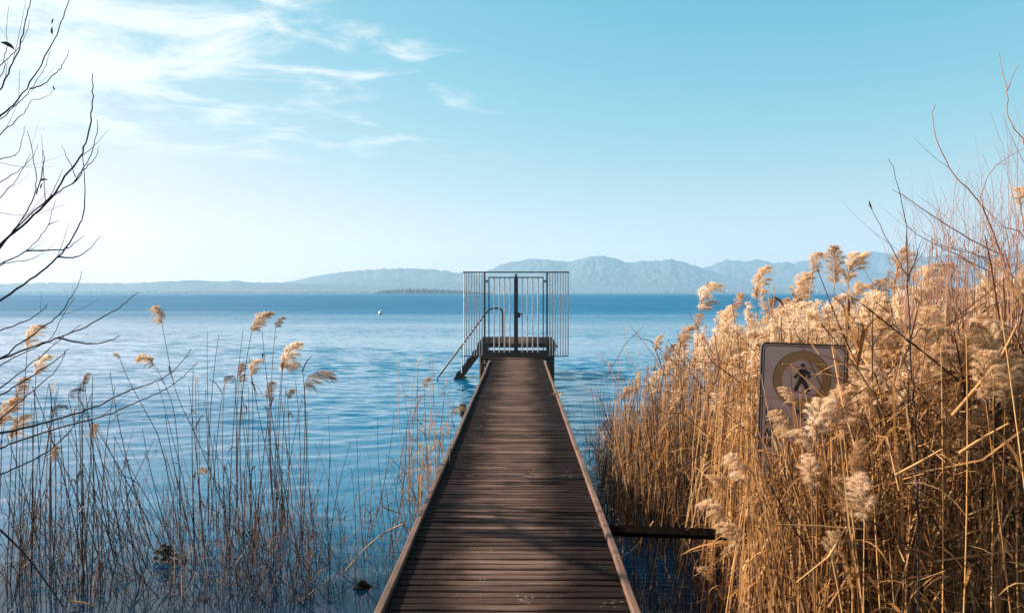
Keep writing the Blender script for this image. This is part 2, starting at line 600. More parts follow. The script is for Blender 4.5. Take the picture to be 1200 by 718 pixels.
def ridge(name, prof, Y, depth, seed, nu=480, nv=40, rough=0.09):
    """a range of hills: the skyline follows prof, spurs run down to the shore in front"""
    px = np.array([p[0] for p in prof], float)
    py = np.array([p[1] for p in prof], float)
    us = np.linspace(px[0], px[-1], nu)
    top = np.interp(us, px, py)
    vs = np.linspace(0, 1, nv)
    back = [1.04, 1.12]
    verts = []
    rows = list(vs) + back
    top = top + np.array([1.5 * noise.noise(Vector((u * 0.07, seed, 0))) + 0.9 * noise.noise(Vector((u * 0.21, seed, 3))) + 0.5 * noise.noise(Vector((u * 0.6, seed, 5))) for u in us]) * np.clip((343 - top) / 16, 0.1, 1)
    for t in rows:
        for u, ty in zip(us, top):
            crest = at(u, ty, Y)
            H = max(crest.z, 0.0)
            dirx = (crest.x - EYE.x) / Y
            yy = Y - depth * (1 - t) if t <= 1 else Y + depth * (t - 1) * 1.5
            q = Vector((crest.x * 0.004, yy * 0.0022, seed))
            sp = abs(noise.noise(q)) * 1.3 + 0.7 * abs(noise.noise(q * 2.7)) + 0.35 * abs(noise.noise(q * 6.1))
            if t <= 1:
                k = t ** 0.85
                hh = H * k * (1 - rough * 3.2 * sp * math.sin(math.pi * min(1, t)) ** 0.8)
                if t > 0.93:
                    hh = H
                hh = min(hh, H)
            else:
                hh = H * (1 - (t - 1) * 6)
            jit = (1.5 + H * 0.02) * noise.noise(Vector((crest.x * 0.03, yy * 0.01, seed + 9)))
            verts.append((EYE.x + dirx * yy, yy, max(hh + jit * (t > 0.1), -4)))
    mb = MB()
    n = len(rows)
    fs = [(j * nu + i, j * nu + i + 1, (j + 1) * nu + i + 1, (j + 1) * nu + i) for j in range(n - 1) for i in range(nu - 1)]
    mb.raw(verts, fs)
    return structure(mb.build(name, M['woods'], smooth=True))


ridge('hill', [(-900, 336), (-500, 330), (-200, 333), (0, 332.5), (60, 331), (150, 332), (190, 329.8), (215, 329), (235, 328.2), (250, 330), (270, 328.8), (300, 331), (330, 331.5), (400, 334), (450, 336), (520, 339), (560, 343.4)], 4300, 420, 1.0)
ridge('hill', [(300, 343), (330, 333.5), (400, 331), (430, 328.5), (470, 328), (500, 329.5), (545, 331), (600, 336), (640, 343)], 4900, 480, 2.0, 140)
ridge('hill', [(290, 343), (325, 332), (345, 329), (370, 323.5), (400, 318.8), (430, 316.2), (460, 315), (480, 314.6), (505, 315.6), (520, 317.5), (545, 320), (580, 324), (620, 328), (680, 335), (720, 343)], 5600, 560, 3.0, 180)
ridge('mountain', [(480, 343), (545, 330), (570, 318), (585, 311.5), (595, 308), (605, 306), (618, 304.5), (630, 303), (640, 304), (650, 306), (665, 307.2), (680, 303.5), (690, 301), (697, 300), (706, 300.5), (715, 302), (730, 306), (745, 308.5), (752, 306.5), (762, 306.5), (775, 306), (786, 303.3), (795, 306), (803, 308), (812, 311), (825, 315.5), (840, 320), (860, 326), (900, 334), (950, 343)], 6200, 1000, 4.0)
ridge('mountain', [(740, 343), (780, 330), (800, 322), (822, 315.5), (838, 309), (852, 304.2), (862, 305.4), (875, 307), (886, 304), (895, 306), (905, 308.5), (920, 307.2), (930, 309), (940, 306), (955, 303.5), (975, 300), (1000, 296.8), (1015, 295), (1030, 295.8), (1045, 298), (1070, 303), (1100, 299), (1150, 301), (1200, 293), (1300, 300), (1500, 312), (1800, 325)], 7000, 1000, 5.0)
ridge('hill', [(600, 343), (640, 338.5), (700, 336.5), (760, 335), (820, 336), (900, 337), (1000, 335), (1100, 336), (1300, 334), (1500, 339)], 5300, 420, 6.0, 160)


def tree_line(name, prof, Y, n, size, seed):
    """a far wooded shore that reads as one mass: many small crowns on a low strip of land"""
    rnd = random.Random(seed)
    px = [p[0] for p in prof]
    py = [p[1] for p in prof]
    mb = MB()
    for i in range(n):
        u = px[0] + (px[-1] - px[0]) * (i + rnd.random()) / n
        yy = Y + rnd.uniform(-60, 60)
        tp = at(u, float(np.interp(u, px, py)), yy)
        H = max(tp.z, 1.0) * rnd.uniform(0.72, 1.06)
        w_ = size * rnd.uniform(0.7, 1.4)
        rings = [(0.0, 0.75), (0.3, 1.0), (0.62, 0.86), (0.86, 0.5), (1.0, 0.06)]
        pts = [(tp.x, yy, H * a) for a, _ in rings]
        mb.tube(pts, [w_ * b * rnd.uniform(0.85, 1.15) for _, b in rings], 7, cap=False)
    o = mb.build(name, M['shore_trees'], smooth=False)
    o['kind'] = 'stuff'
    o['label'] = 'far wooded shore'
    return o


tree_line('treeline', [(438, 343.2), (446, 340.6), (455, 339.3), (475, 338), (500, 338), (520, 339), (545, 340.3), (560, 341.4), (578, 343.2)], 2400, 170, 5, 3)
tree_line('treeline', [(-300, 341.5), (0, 341), (100, 341.3), (200, 341), (300, 341.5), (380, 341), (440, 342)], 3700, 420, 5.5, 4)
tree_line('treeline', [(560, 342), (700, 342), (800, 341.6), (1000, 342), (1300, 341)], 4700, 420, 6.0, 5)

mb = MB()
rnd = random.Random(11)
for i in range(80):
    if i < 24:
        u, v_, Y = rnd.uniform(40, 460), rnd.uniform(340.6, 342.4), 3650
    else:
        u, v_, Y = rnd.choice([rnd.gauss(740, 22), rnd.uniform(660, 1050), rnd.gauss(800, 15)]), rnd.triangular(336.5, 343, 342), 4870
    p = at(u, v_, Y)
    s = rnd.uniform(3.5, 8)
    mb.box((p.x - s, Y - 5, p.z - 8), (p.x + s, Y + 5, p.z + rnd.uniform(2, 5)))
o = mb.build('lakeside_town', M['house'])
o['kind'] = 'stuff'

# ------------------------------------------------------------------ pier
DECK = 0.60
pier = thing('pier', 'long narrow dark wooden pier running out over the lake', 'pier', (0, 3, 0))


def sub(mbuilder, name, mat, parent, smooth=False):
    """build with world coordinates under a parent that has only a location"""
    o = mbuilder.build(name, mat, None, smooth)
    o.parent = parent
    o.matrix_local = Matrix.Translation(-Vector(parent.location))
    return o


HALF = 0.600
plank_meshes = []
for i in range(8):
    rnd = random.Random(i)
    mb = MB()
    # slightly bowed board with eased arrises
    n = 7
    wv = 0.0308 + rnd.uniform(-0.0028, 0.002)
    sect = [(-wv, -0.028), (-wv, -0.004), (-wv + 0.004, 0.0), (wv - 0.004, 0.0), (wv, -0.004), (wv, -0.028)]
    vs_, fs_ = [], []
    for j in range(n):
        xx = -HALF + 0.004 * rnd.random() + (2 * HALF - 0.008) * j / (n - 1)
        zz_ = rnd.uniform(-0.0022, 0.0022)
        yy = rnd.uniform(-0.0012, 0.0012)
        for (a, b) in sect:
            vs_.append((xx, a + yy, b + zz_))
    for j in range(n - 1):
        for q in range(5):
            fs_.append((j * 6 + q, j * 6 + q + 1, (j + 1) * 6 + q + 1, (j + 1) * 6 + q))
    fs_ += [(0, 1, 2, 3), (0, 3, 4, 5), ((n - 1) * 6 + 3, (n - 1) * 6 + 2, (n - 1) * 6 + 1, (n - 1) * 6), ((n - 1) * 6 + 5, (n - 1) * 6 + 4, (n - 1) * 6 + 3, (n - 1) * 6)]
    mb.raw(vs_, fs_)
    plank_meshes.append(mb.mesh('plank', M['plank']))
Yp, PITCH, k = 2.7, 0.0795, 0
while Yp < 17.9:
    rnd = random.Random(1000 + k)
    m = Matrix.Translation((rnd.uniform(-0.004, 0.004), Yp - 3, DECK + rnd.uniform(-0.002, 0.0025))) @ Matrix.Rotation(rnd.uniform(-0.0022, 0.0022), 4, 'Z')
    put('plank', plank_meshes[rnd.randrange(8)], pier, m)
    Yp += PITCH + rnd.uniform(-0.0015, 0.0015)
    k += 1
# wider boards that close the deck before the gate
for yy in (17.96, 18.16):
    mb = MB()
    mb.box((-0.74, yy - 0.09, DECK - 0.03), (0.74, yy + 0.09, DECK + 0.012))
    sub(mb, 'end_board', M['plank'], pier)


def rail_piece(x0, x1, y0, y1):
    mb = MB()
    n = 9
    rnd = random.Random(int(y0 * 10 + x0 * 100))
    pts = []
    for j in range(n):
        yy = y0 + (y1 - y0) * j / (n - 1)
        ox = rnd.uniform(-0.0035, 0.0035)
        oz = rnd.uniform(-0.003, 0.003)
        pts.append([(x0 + ox, yy, DECK + 0.004), (x0 + ox, yy, DECK + 0.031 + oz), (x0 + 0.005 + ox, yy, DECK + 0.036 + oz), (x1 - 0.005 + ox, yy, DECK + 0.036 + oz), (x1 + ox, yy, DECK + 0.031 + oz), (x1 + ox, yy, DECK + 0.004)])
    vs_ = [p for r_ in pts for p in r_]
    fs_ = [(j * 6 + q, (j + 1) * 6 + q, (j + 1) * 6 + q + 1, j * 6 + q + 1) for j in range(n - 1) for q in range(5)]
    fs_ += [(3, 2, 1, 0), (5, 4, 3, 0), ((n - 1) * 6, (n - 1) * 6 + 1, (n - 1) * 6 + 2, (n - 1) * 6 + 3), ((n - 1) * 6, (n - 1) * 6 + 3, (n - 1) * 6 + 4, (n - 1) * 6 + 5)]
    mb.raw(vs_, fs_)
    return sub(mb, 'edge_rail', M['rail'], pier)


for side in (-1, 1):
    x0, x1 = (0.581, 0.618) if side > 0 else (-0.618, -0.581)
    for y0, y1 in ((2.7, 7.35), (7.36, 12.2), (12.21, 17.0)):
        rail_piece(x0, x1, y0, y1)
    mb = MB()
    mb.box((side * 0.50 - 0.04, 2.7, DECK - 0.19), (side * 0.50 + 0.04, 18.2, DECK - 0.032))
    sub(mb, 'stringer', M['beam'], pier)
for yy in (3.4, 6.9, 10.4, 13.9, 17.4):
    mb = MB()
    mb.box((-0.68, yy - 0.05, DECK - 0.31), (0.68, yy + 0.05, DECK - 0.193))
    sub(mb, 'cross_beam', M['beam'], pier)
    for side in (-1, 1):
        mb = MB()
        mb.tube([(side * 0.60, yy + 0.115, -0.6), (side * 0.60, yy + 0.115, DECK - 0.06)], 0.06, 10)
        sub(mb, 'pile', M['post'], pier, True)
# bolt head block that juts out beside the deck
b = at(544, 477, 10.2)
mb = MB()
mb.box((b.x - 0.03, 10.15, 0.47), (-0.53, 10.25, 0.58))
mb.tube([(b.x - 0.02, 10.2, 0.50), (b.x - 0.02, 10.2, 0.66)], 0.045, 8)
sub(mb, 'mooring_cleat', M['beam'], pier)
mb = MB()
mb.box((-0.78, 17.2, DECK - 0.13), (-0.62, 17.3, DECK - 0.04))
sub(mb, 'bracket', M['beam'], pier)

# pole that ties the pier to the reed bank
pa, pb = at(712, 621, 5.06), at(880, 627, 4.95)
pole = thing('mooring_pole', 'dark wooden pole reaching from the pier edge into the straw reeds', 'pole', (pa.x, pa.y, pa.z))
mb = MB()
mb.tube([pa, pa.lerp(pb, 0.5), pb], [0.037, 0.036, 0.037], 4)
sub(mb, 'shaft', M['old_pole'], pole)
mb = MB()
mb.tube([(pb.x - 0.03, pb.y + 0.075, -0.4), (pb.x - 0.03, pb.y + 0.075, pb.z + 0.12)], 0.04, 8)
sub(mb, 'stake', M['post'], pole, True)

# ------------------------------------------------------------------ bathing platform and steps
PTOP = 0.90
plat = thing('bathing_platform', 'raised dark wooden bathing platform behind the pier gate', 'platform', (0, 18.8, 0))
xl, xr = at(559, 400, 18.8).x, at(653, 400, 18.8).x
pm = MB()
pm.box((xl + 0.02, -0.066, -0.045), (xr - 0.02, 0.066, 0))
pmesh = pm.mesh('plank', M['plank'])
for i in range(20):
    put('plank', pmesh, plat, Matrix.Translation((random.uniform(-0.02, 0.02), 0.07 + i * 0.142, PTOP + random.uniform(-0.003, 0.003))))
for xx, nm in ((xl + 0.1, 'side_beam'), (xr - 0.1, 'side_beam')):
    mb = MB()
    mb.box((xx - 0.07, 18.80, PTOP - 0.19), (xx + 0.07, 21.6, PTOP - 0.05))
    sub(mb, nm, M['beam'], plat)
mb = MB()
mb.box((xl, 18.74, PTOP - 0.10), (xr, 18.797, PTOP - 0.046))
sub(mb, 'front_beam', M['beam'], plat)
for i, zz_ in enumerate((0.735, 0.62)):
    mb = MB()
    mb.box((-0.84, 18.76, zz_ - 0.11), (0.80, 18.795, zz_ + 0.003))
    sub(mb, 'riser_board', M['beam'], plat)
for xx in (xl + 0.1, xr - 0.12):
    for yy in (18.95, 21.4):
        mb = MB()
        mb.tube([(xx, yy, -0.6), (xx, yy, PTOP - 0.195)], 0.06, 10)
        sub(mb, 'pile', M['post'], plat, True)

steps = thing('water_steps', 'wooden bathing steps sloping from the platform down into the lake', 'steps', (xl, 19.4, 0))
sa, sb = at(562, 410, 19.3), at(537, 443, 19.3)
dirv = (sb - sa).normalized()
up = Vector((-dirv.z, 0, dirv.x)).normalized()
if up.z < 0:
    up = -up
for yy in (19.15, 19.95):
    a = Vector((sa.x, yy, sa.z)) - dirv * 0.22
    b = Vector((sb.x, yy, sb.z)) + dirv * 0.35
    mb = MB()
    vs_ = []
    for p in (a, b):
        for s1 in (-1, 1):
            for s2 in (-1, 1):
                vs_.append(p + up * 0.085 * s2 + Vector((0, 0.03 * s1, 0)))
    mb.raw([tuple(p) for p in vs_], [(0, 1, 3, 2), (4, 6, 7, 5), (0, 4, 5, 1), (2, 3, 7, 6), (1, 5, 7, 3), (0, 2, 6, 4)])
    sub(mb, 'stringer', M['beam'], steps)
for t in (0.12, 0.36, 0.60, 0.84):
    p = sa.lerp(sb, t) + up * 0.0
    mb = MB()
    mb.box((p.x - 0.13, 19.182, p.z - 0.02), (p.x + 0.09, 19.918, p.z + 0.018))
    sub(mb, 'tread', M['plank'], steps)
hr = thing('handrail', 'dark bent tube handrail beside the bathing steps', 'handrail', tuple(at(589, 398, 19.4)))
hp = [at(512, 443, 19.1), at(542, 404, 19.1), at(568, 368, 19.1), at(573.5, 362.3, 19.1), at(578, 361, 19.1), at(585, 361, 19.1), at(588, 363, 19.1), at(589, 367, 19.1), at(589, 397.5, 19.1)]
hp[-1].z = PTOP
mb = MB()
mb.tube(smooth_path(hp[:2], 3)[:2] + [hp[1].lerp(hp[2], 0.5)] + hp[2:], 0.023, 8)
sub(mb, 'rail_tube', M['dark_steel'], hr, True)
for pxx in (541.2, 543.6):
    q = at(pxx, 403, 19.1)
    mb = MB()
    mb.tube([(q.x, 19.1 if pxx < 542 else 19.14, q.z), (q.x, 19.1 if pxx < 542 else 19.14, at(pxx, 437, 19.1).z)], 0.014, 6)
    sub(mb, 'baluster', M['zinc_steel'], hr, True)

# ------------------------------------------------------------------ gate
GY = 18.33
gate = thing('pier_gate', 'tall barred steel gate with side wings closing the end of the pier', 'gate', (0, GY, DECK))
gl = gate.location


def gx_(px):
    return at(px, 370, GY).x


def gz_(py):
    return at(605, py, GY).z


def bar(name, px, py0, py1, wpx, mat, parent, dep=0.0, round_=False):
    x = gx_(px)
    h = wpx * GY / FPX / 2
    z0, z1 = gz_(py1), gz_(py0)
    mb = MB()
    if round_:
        mb.tube([(x, GY + dep, z0), (x, GY + dep, z1)], h, 8)
    else:
        mb.box((x - h, GY + dep - h, z0), (x + h, GY + dep + h, z1))
    o = mb.build(name, mat)
    o.parent = parent
    o.matrix_local = Matrix.Translation(-gl) if parent is gate else Matrix.Translation(-gl)
    return o


def hbar(name, px0, px1, py, wpx, mat, parent, dep=0.0):
    h = wpx * GY / FPX / 2
    z = gz_(py)
    mb = MB()
    mb.box((gx_(px0), GY + dep - h, z - h), (gx_(px1), GY + dep + h, z + h))
    o = mb.build(name, mat)
    o.parent = parent
    o.matrix_local = Matrix.Translation(-gl)
    return o


for px in (568.0, 641.0):
    bar('post', px, 319.6, 419.5, 1.9, M['dark_steel'], gate)
hbar('top_bar', 542.6, 666.8, 318.9, 1.5, M['dark_steel'], gate)
for s, bars_, x0, x1 in ((0, (543.8, 546.6, 549.6, 552.7, 555.7, 558.7, 561.8, 564.9), 543.0, 567.0), (1, (644.4, 647.5, 650.6, 653.6, 656.7, 659.8, 662.9, 665.8), 642.0, 666.6)):
    wing = hbar('wing', x0, x1, 417.0, 0.9, M['dark_steel'], gate)     # the wing's lower rail carries its bars
    for px in bars_:
        o = bar('bar', px, 319.7, 416.5, 1.2 if px not in (543.8, 665.8) else 1.4, M['zinc_steel'], gate, 0, True)
        o.parent = wing
        o.matrix_local = Matrix.Identity(4)
for s, x0, x1, bars_ in ((0, 573.0, 603.0, (579, 585.2, 591.3, 597.4)), (1, 606.4, 636.5, (611.9, 618.1, 624.2, 630.4))):
    # stiles and rails of one leaf in one welded frame
    h = 0.65 * GY / FPX
    mb = MB()
    zt, zb = gz_(325), gz_(413.3)
    for xx in (gx_(x0), gx_(x1)):
        mb.box((xx - h, GY - h, zb + h), (xx + h, GY + h, zt - h))
    mb.box((gx_(x0) - h, GY - h, zt - h), (gx_(x1) + h, GY + h, zt + h))
    mb.box((gx_(x0) - h, GY - h, zb - h), (gx_(x1) + h, GY + h, zb + h))
    leaf = mb.build('door_leaf', M['dark_steel'])
    leaf.parent = gate
    leaf.matrix_local = Matrix.Translation(-gl)
    for px in bars_:
        o = bar('bar', px, 325.6, 412.7, 1.4, M['zinc_steel'], gate, 0, True)
        o.parent = leaf
        o.matrix_local = Matrix.Identity(4)
    hx = (570.6, 570.6) if s == 0 else (638.8, 638.8)
    for py in (329.5, 405):
        mb = MB()
        xa, xb = (gx_(568.9), gx_(572.4)) if s == 0 else (gx_(637.1), gx_(640.1))
        mb.tube([(xa, GY, gz_(py)), (xb, GY, gz_(py))], 0.012, 6)
        mb.tube([((xa + xb) / 2, GY, gz_(py) - 0.03), ((xa + xb) / 2, GY, gz_(py) + 0.03)], 0.017, 8)
        o = mb.build('hinge', M['dark_steel'])
        o.parent = leaf
        o.matrix_local = Matrix.Identity(4)
bar('closing_post', 604.7, 321, 414.2, 2.5, M['dark_steel'], gate, -0.012)
mb = MB()
mb.box((gx_(606.2), GY - 0.045, gz_(372)), (gx_(609.8), GY + 0.03, gz_(366.2)))
lock = mb.build('lock_box', M['dark_steel'])
lock.parent = gate
lock.matrix_local = Matrix.Translation(-gl)
mb = MB()
mb.tube([(gx_(608), GY - 0.05, gz_(368)), (gx_(608), GY - 0.085, gz_(368)), (gx_(612.8), GY - 0.085, gz_(367.6))], 0.011, 6)
o = mb.build('handle', M['dark_steel'])
o.parent = lock
o.matrix_local = Matrix.Identity(4)
hbar('threshold', 571, 638, 416.4, 1.1, M['beam'], gate, 0.02)

# ------------------------------------------------------------------ reed parts
def leaf_mesh(seed, mats):
    rnd = random.Random(seed)
    mb = MB()
    n = 6
    L = 1.0
    pts, wd = [], []
    droop = rnd.uniform(0.15, 0.9)
    side = rnd.uniform(-0.25, 0.25)
    for i in range(n):
        t = i / (n - 1)
        pts.append((L * t * (1 - 0.25 * droop * t), side * t * t, 0.75 * t * (1 - 0.2 * t) - droop * t * t * 1.05))
        wd.append(0.052 * math.sin(math.pi * (0.12 + 0.86 * t)) ** 0.7 + 0.002)
    tw = rnd.uniform(-0.7, 0.7)
    mb.ribbon(pts, wd, Vector((math.sin(tw) * 0.5, math.cos(tw), math.sin(tw) * 0.5)).normalized())
    return mb.mesh('leaf', mats)


def arrays(me):
    v = np.empty(len(me.vertices) * 3, np.float32)
    me.vertices.foreach_get('co', v)
    f = np.empty(len(me.loops), np.int32)
    me.loops.foreach_get('vertex_index', f)
    mi = np.empty(len(me.polygons), np.int32)
    me.polygons.foreach_get('material_index', mi)
    return v.reshape(-1, 3), f.reshape(-1, 4), mi


def plume_mesh(seed, mats, hairs=950, kind='full', hw=1.0):
    """feathery seed head along +Z that nods towards +X: a bent stalk, side sprays and many fine hairs; about 1 unit long"""
    rs = np.random.default_rng(seed)
    bend = {'full': rs.uniform(0.3, 1.05), 'nod': 1.5, 'slim': rs.uniform(0.1, 0.4)}[kind]
    wide = {'full': rs.uniform(0.44, 0.62), 'nod': 0.36, 'slim': 0.17}[kind]
    mb = MB()

    def rach(t):
        a = bend * t ** 1.4
        return np.stack([np.sin(a) * t * 0.8, 0 * t, np.cos(a * 0.9) * t], axis=-1)
    ts = np.linspace(0, 1, 8)
    mb.tube(rach(ts), np.linspace(0.014, 0.004, 8), 3, mi=1, cap=False)
    nb = {'full': 46, 'nod': 34, 'slim': 22}[kind]
    per = max(4, hairs // nb)
    for i in range(nb):
        t = 0.03 + 0.95 * (i + rs.random()) / nb
        p0 = rach(np.array([t]))[0]
        lump = 0.75 + 0.5 * rs.random()
        ln = wide * lump * (math.sin(math.pi * (0.16 + 0.80 * t)) ** 0.75)
        az = rs.uniform(0, 2 * math.pi)
        dr = np.array([math.cos(az) * 0.75 + 0.28, math.sin(az) * 0.75, 1.15 + 0.5 * t])
        if kind == 'nod':
            dr = np.array([math.cos(az) * 0.35 + 0.55, math.sin(az) * 0.4, 0.25 - 0.5 * rs.random()])
        dr /= np.linalg.norm(dr)
        sag = np.array([0.18, 0, -0.55 if kind != 'nod' else -0.5])
        us = np.linspace(0, 1, 4)
        br = p0 + np.outer(us, dr) * ln + np.outer(us ** 2, sag) * ln
        sd_ = np.cross(dr, [0, 0, 1.0])
        sd_ /= np.linalg.norm(sd_) + 1e-6
        mb.ribbon(br, np.linspace(0.016, 0.006, 4), sd_, mi=1)
        u = rs.random(per) ** 0.7
        hp0 = p0 + u[:, None] * dr * ln + (u ** 2)[:, None] * sag * ln
        hd = rs.normal(size=(per, 3)) * 0.42 + dr * 0.9 + np.array([0.25, 0, -0.25]) * u[:, None]
        hd /= np.linalg.norm(hd, axis=1)[:, None]
        hl = rs.uniform(0.06, 0.15, per)[:, None]
        hp1 = hp0 + hd * hl * 0.55
        hp2 = hp0 + hd * hl + np.array([0.03, 0, -0.045]) * (hl / 0.12)
        sv = np.cross(hd, rs.normal(size=(per, 3)))
        sv /= np.linalg.norm(sv, axis=1)[:, None] + 1e-6
        wv = hw * rs.uniform(0.0016, 0.0030, per)[:, None]
        V = np.stack([hp0 - sv * wv, hp0 + sv * wv, hp1 + sv * wv * 0.85, hp1 - sv * wv * 0.85, hp2 + sv * wv * 0.3, hp2 - sv * wv * 0.3], axis=1).reshape(-1, 3)
        b = np.arange(per)[:, None] * 6
        F = np.concatenate([b + np.array([[0, 1, 2, 3]]), b + np.array([[3, 2, 4, 5]])])
        dark = rs.random() < (0.10 if t > 0.3 else 0.4)
        mb.raw(V, F, 1 if dark else 0)
    return mb.mesh('plume', mats)


leaf_straw = [leaf_mesh(i, M['straw_leaf']) for i in range(7)]
leaf_dark = [leaf_mesh(i, M['dark_leaf']) for i in range(7)]
PL = {
    'full': [plume_mesh(i, [M['plume_hair'], M['plume_core']], 4600) for i in range(9)],
    'tan': [plume_mesh(30 + i, [M['plume_tan'], M['plume_core']], 3200) for i in range(4)],
    'slim': [plume_mesh(40 + i, [M['plume_hair'], M['plume_core']], 800, 'slim') for i in range(4)],
    'nod': [plume_mesh(50 + i, [M['plume_tan'], M['plume_dark']], 1600, 'nod') for i in range(3)],
    'dark': [plume_mesh(60 + i, [M['plume_dark'], M['plume_dark']], 1100, 'full') for i in range(3)],
    'darknod': [plume_mesh(70 + i, [M['plume_dark'], M['plume_dark']], 1100, 'nod') for i in range(2)],
}


def frame_to(dirv, az):
    """rotation whose +Z is dirv and whose +X leans towards azimuth az"""
    z = Vector(dirv).normalized()
    x = Vector((math.cos(az), math.sin(az), 0))
    x = (x - z * x.dot(z)).normalized()
    y = z.cross(x)
    return Matrix((x, y, z)).transposed().to_4x4()


RND = random.Random(99)


def reed_path(base, tip, bow, n=9):
    b, t = Vector(base), Vector(tip)
    mid = b.lerp(t, 0.55) + Vector(bow)
    out = []
    for i in range(n):
        u = i / (n - 1)
        out.append((1 - u) ** 2 * b + 2 * u * (1 - u) * mid + u * u * t)
    return out


def reed(base, tip, label, group, dark=False, plume=None, size=0.25, az=None, leaves=3, r=0.0042, bow=None, cat='reed', pvar=None, path=None):
    """one reed: stem, leaves and seed head"""
    root = thing('reed', label, cat, tuple(base), 0, group)
    b = Vector(base)
    if path is None:
        if bow is None:
            s = (Vector(tip) - b).length * 0.06
            bow = (RND.uniform(-s, s), RND.uniform(-s, s), 0)
        path = reed_path(base, tip, bow)
    n = len(path)
    mb = MB()
    loc = [p - b for p in path]
    mb.tube(loc, [r * (1.15 - 0.65 * i / (n - 1)) for i in range(n)], 5)
    # joints of the cane
    mb.build('stem', M['dark_stem'] if dark else M['straw_stem'], root, True)
    for i in range(leaves):
        t = RND.uniform(0.22, 0.92)
        q = t * (n - 1)
        kk = min(int(q), n - 2)
        p = loc[kk].lerp(loc[kk + 1], q - kk)
        s = RND.uniform(0.16, 0.36) * (0.75 if dark else 1.0)
        m = Matrix.Translation(p) @ Matrix.Rotation(RND.uniform(0, 6.283), 4, 'Z') @ Matrix.Rotation(RND.uniform(-0.5, 0.6), 4, 'Y') @ Matrix.Diagonal((s, s * RND.uniform(0.7, 1.15), s, 1))
        put('leaf', RND.choice(leaf_dark if dark else leaf_straw), root, m)
    if plume:
        dr = (loc[-1] - loc[-2]).normalized()
        me = PL[plume][pvar % len(PL[plume])] if pvar is not None else RND.choice(PL[plume])
        a = az if az is not None else RND.uniform(-0.9, 0.9)
        mz = Matrix.Translation(loc[-1] - dr * 0.01) @ frame_to(dr, a) @ Matrix.Diagonal((size, size, size, 1))
        o = put('plume', me, root, mz)
        o['kind'] = 'stuff'
    return root


def water_y(py):
    return EYE.z * FPX / (py - 343.5)


# ------------------------------------------------------------------ reeds of the open side, traced one by one
G_L = 'plumed reeds on the open-water side'
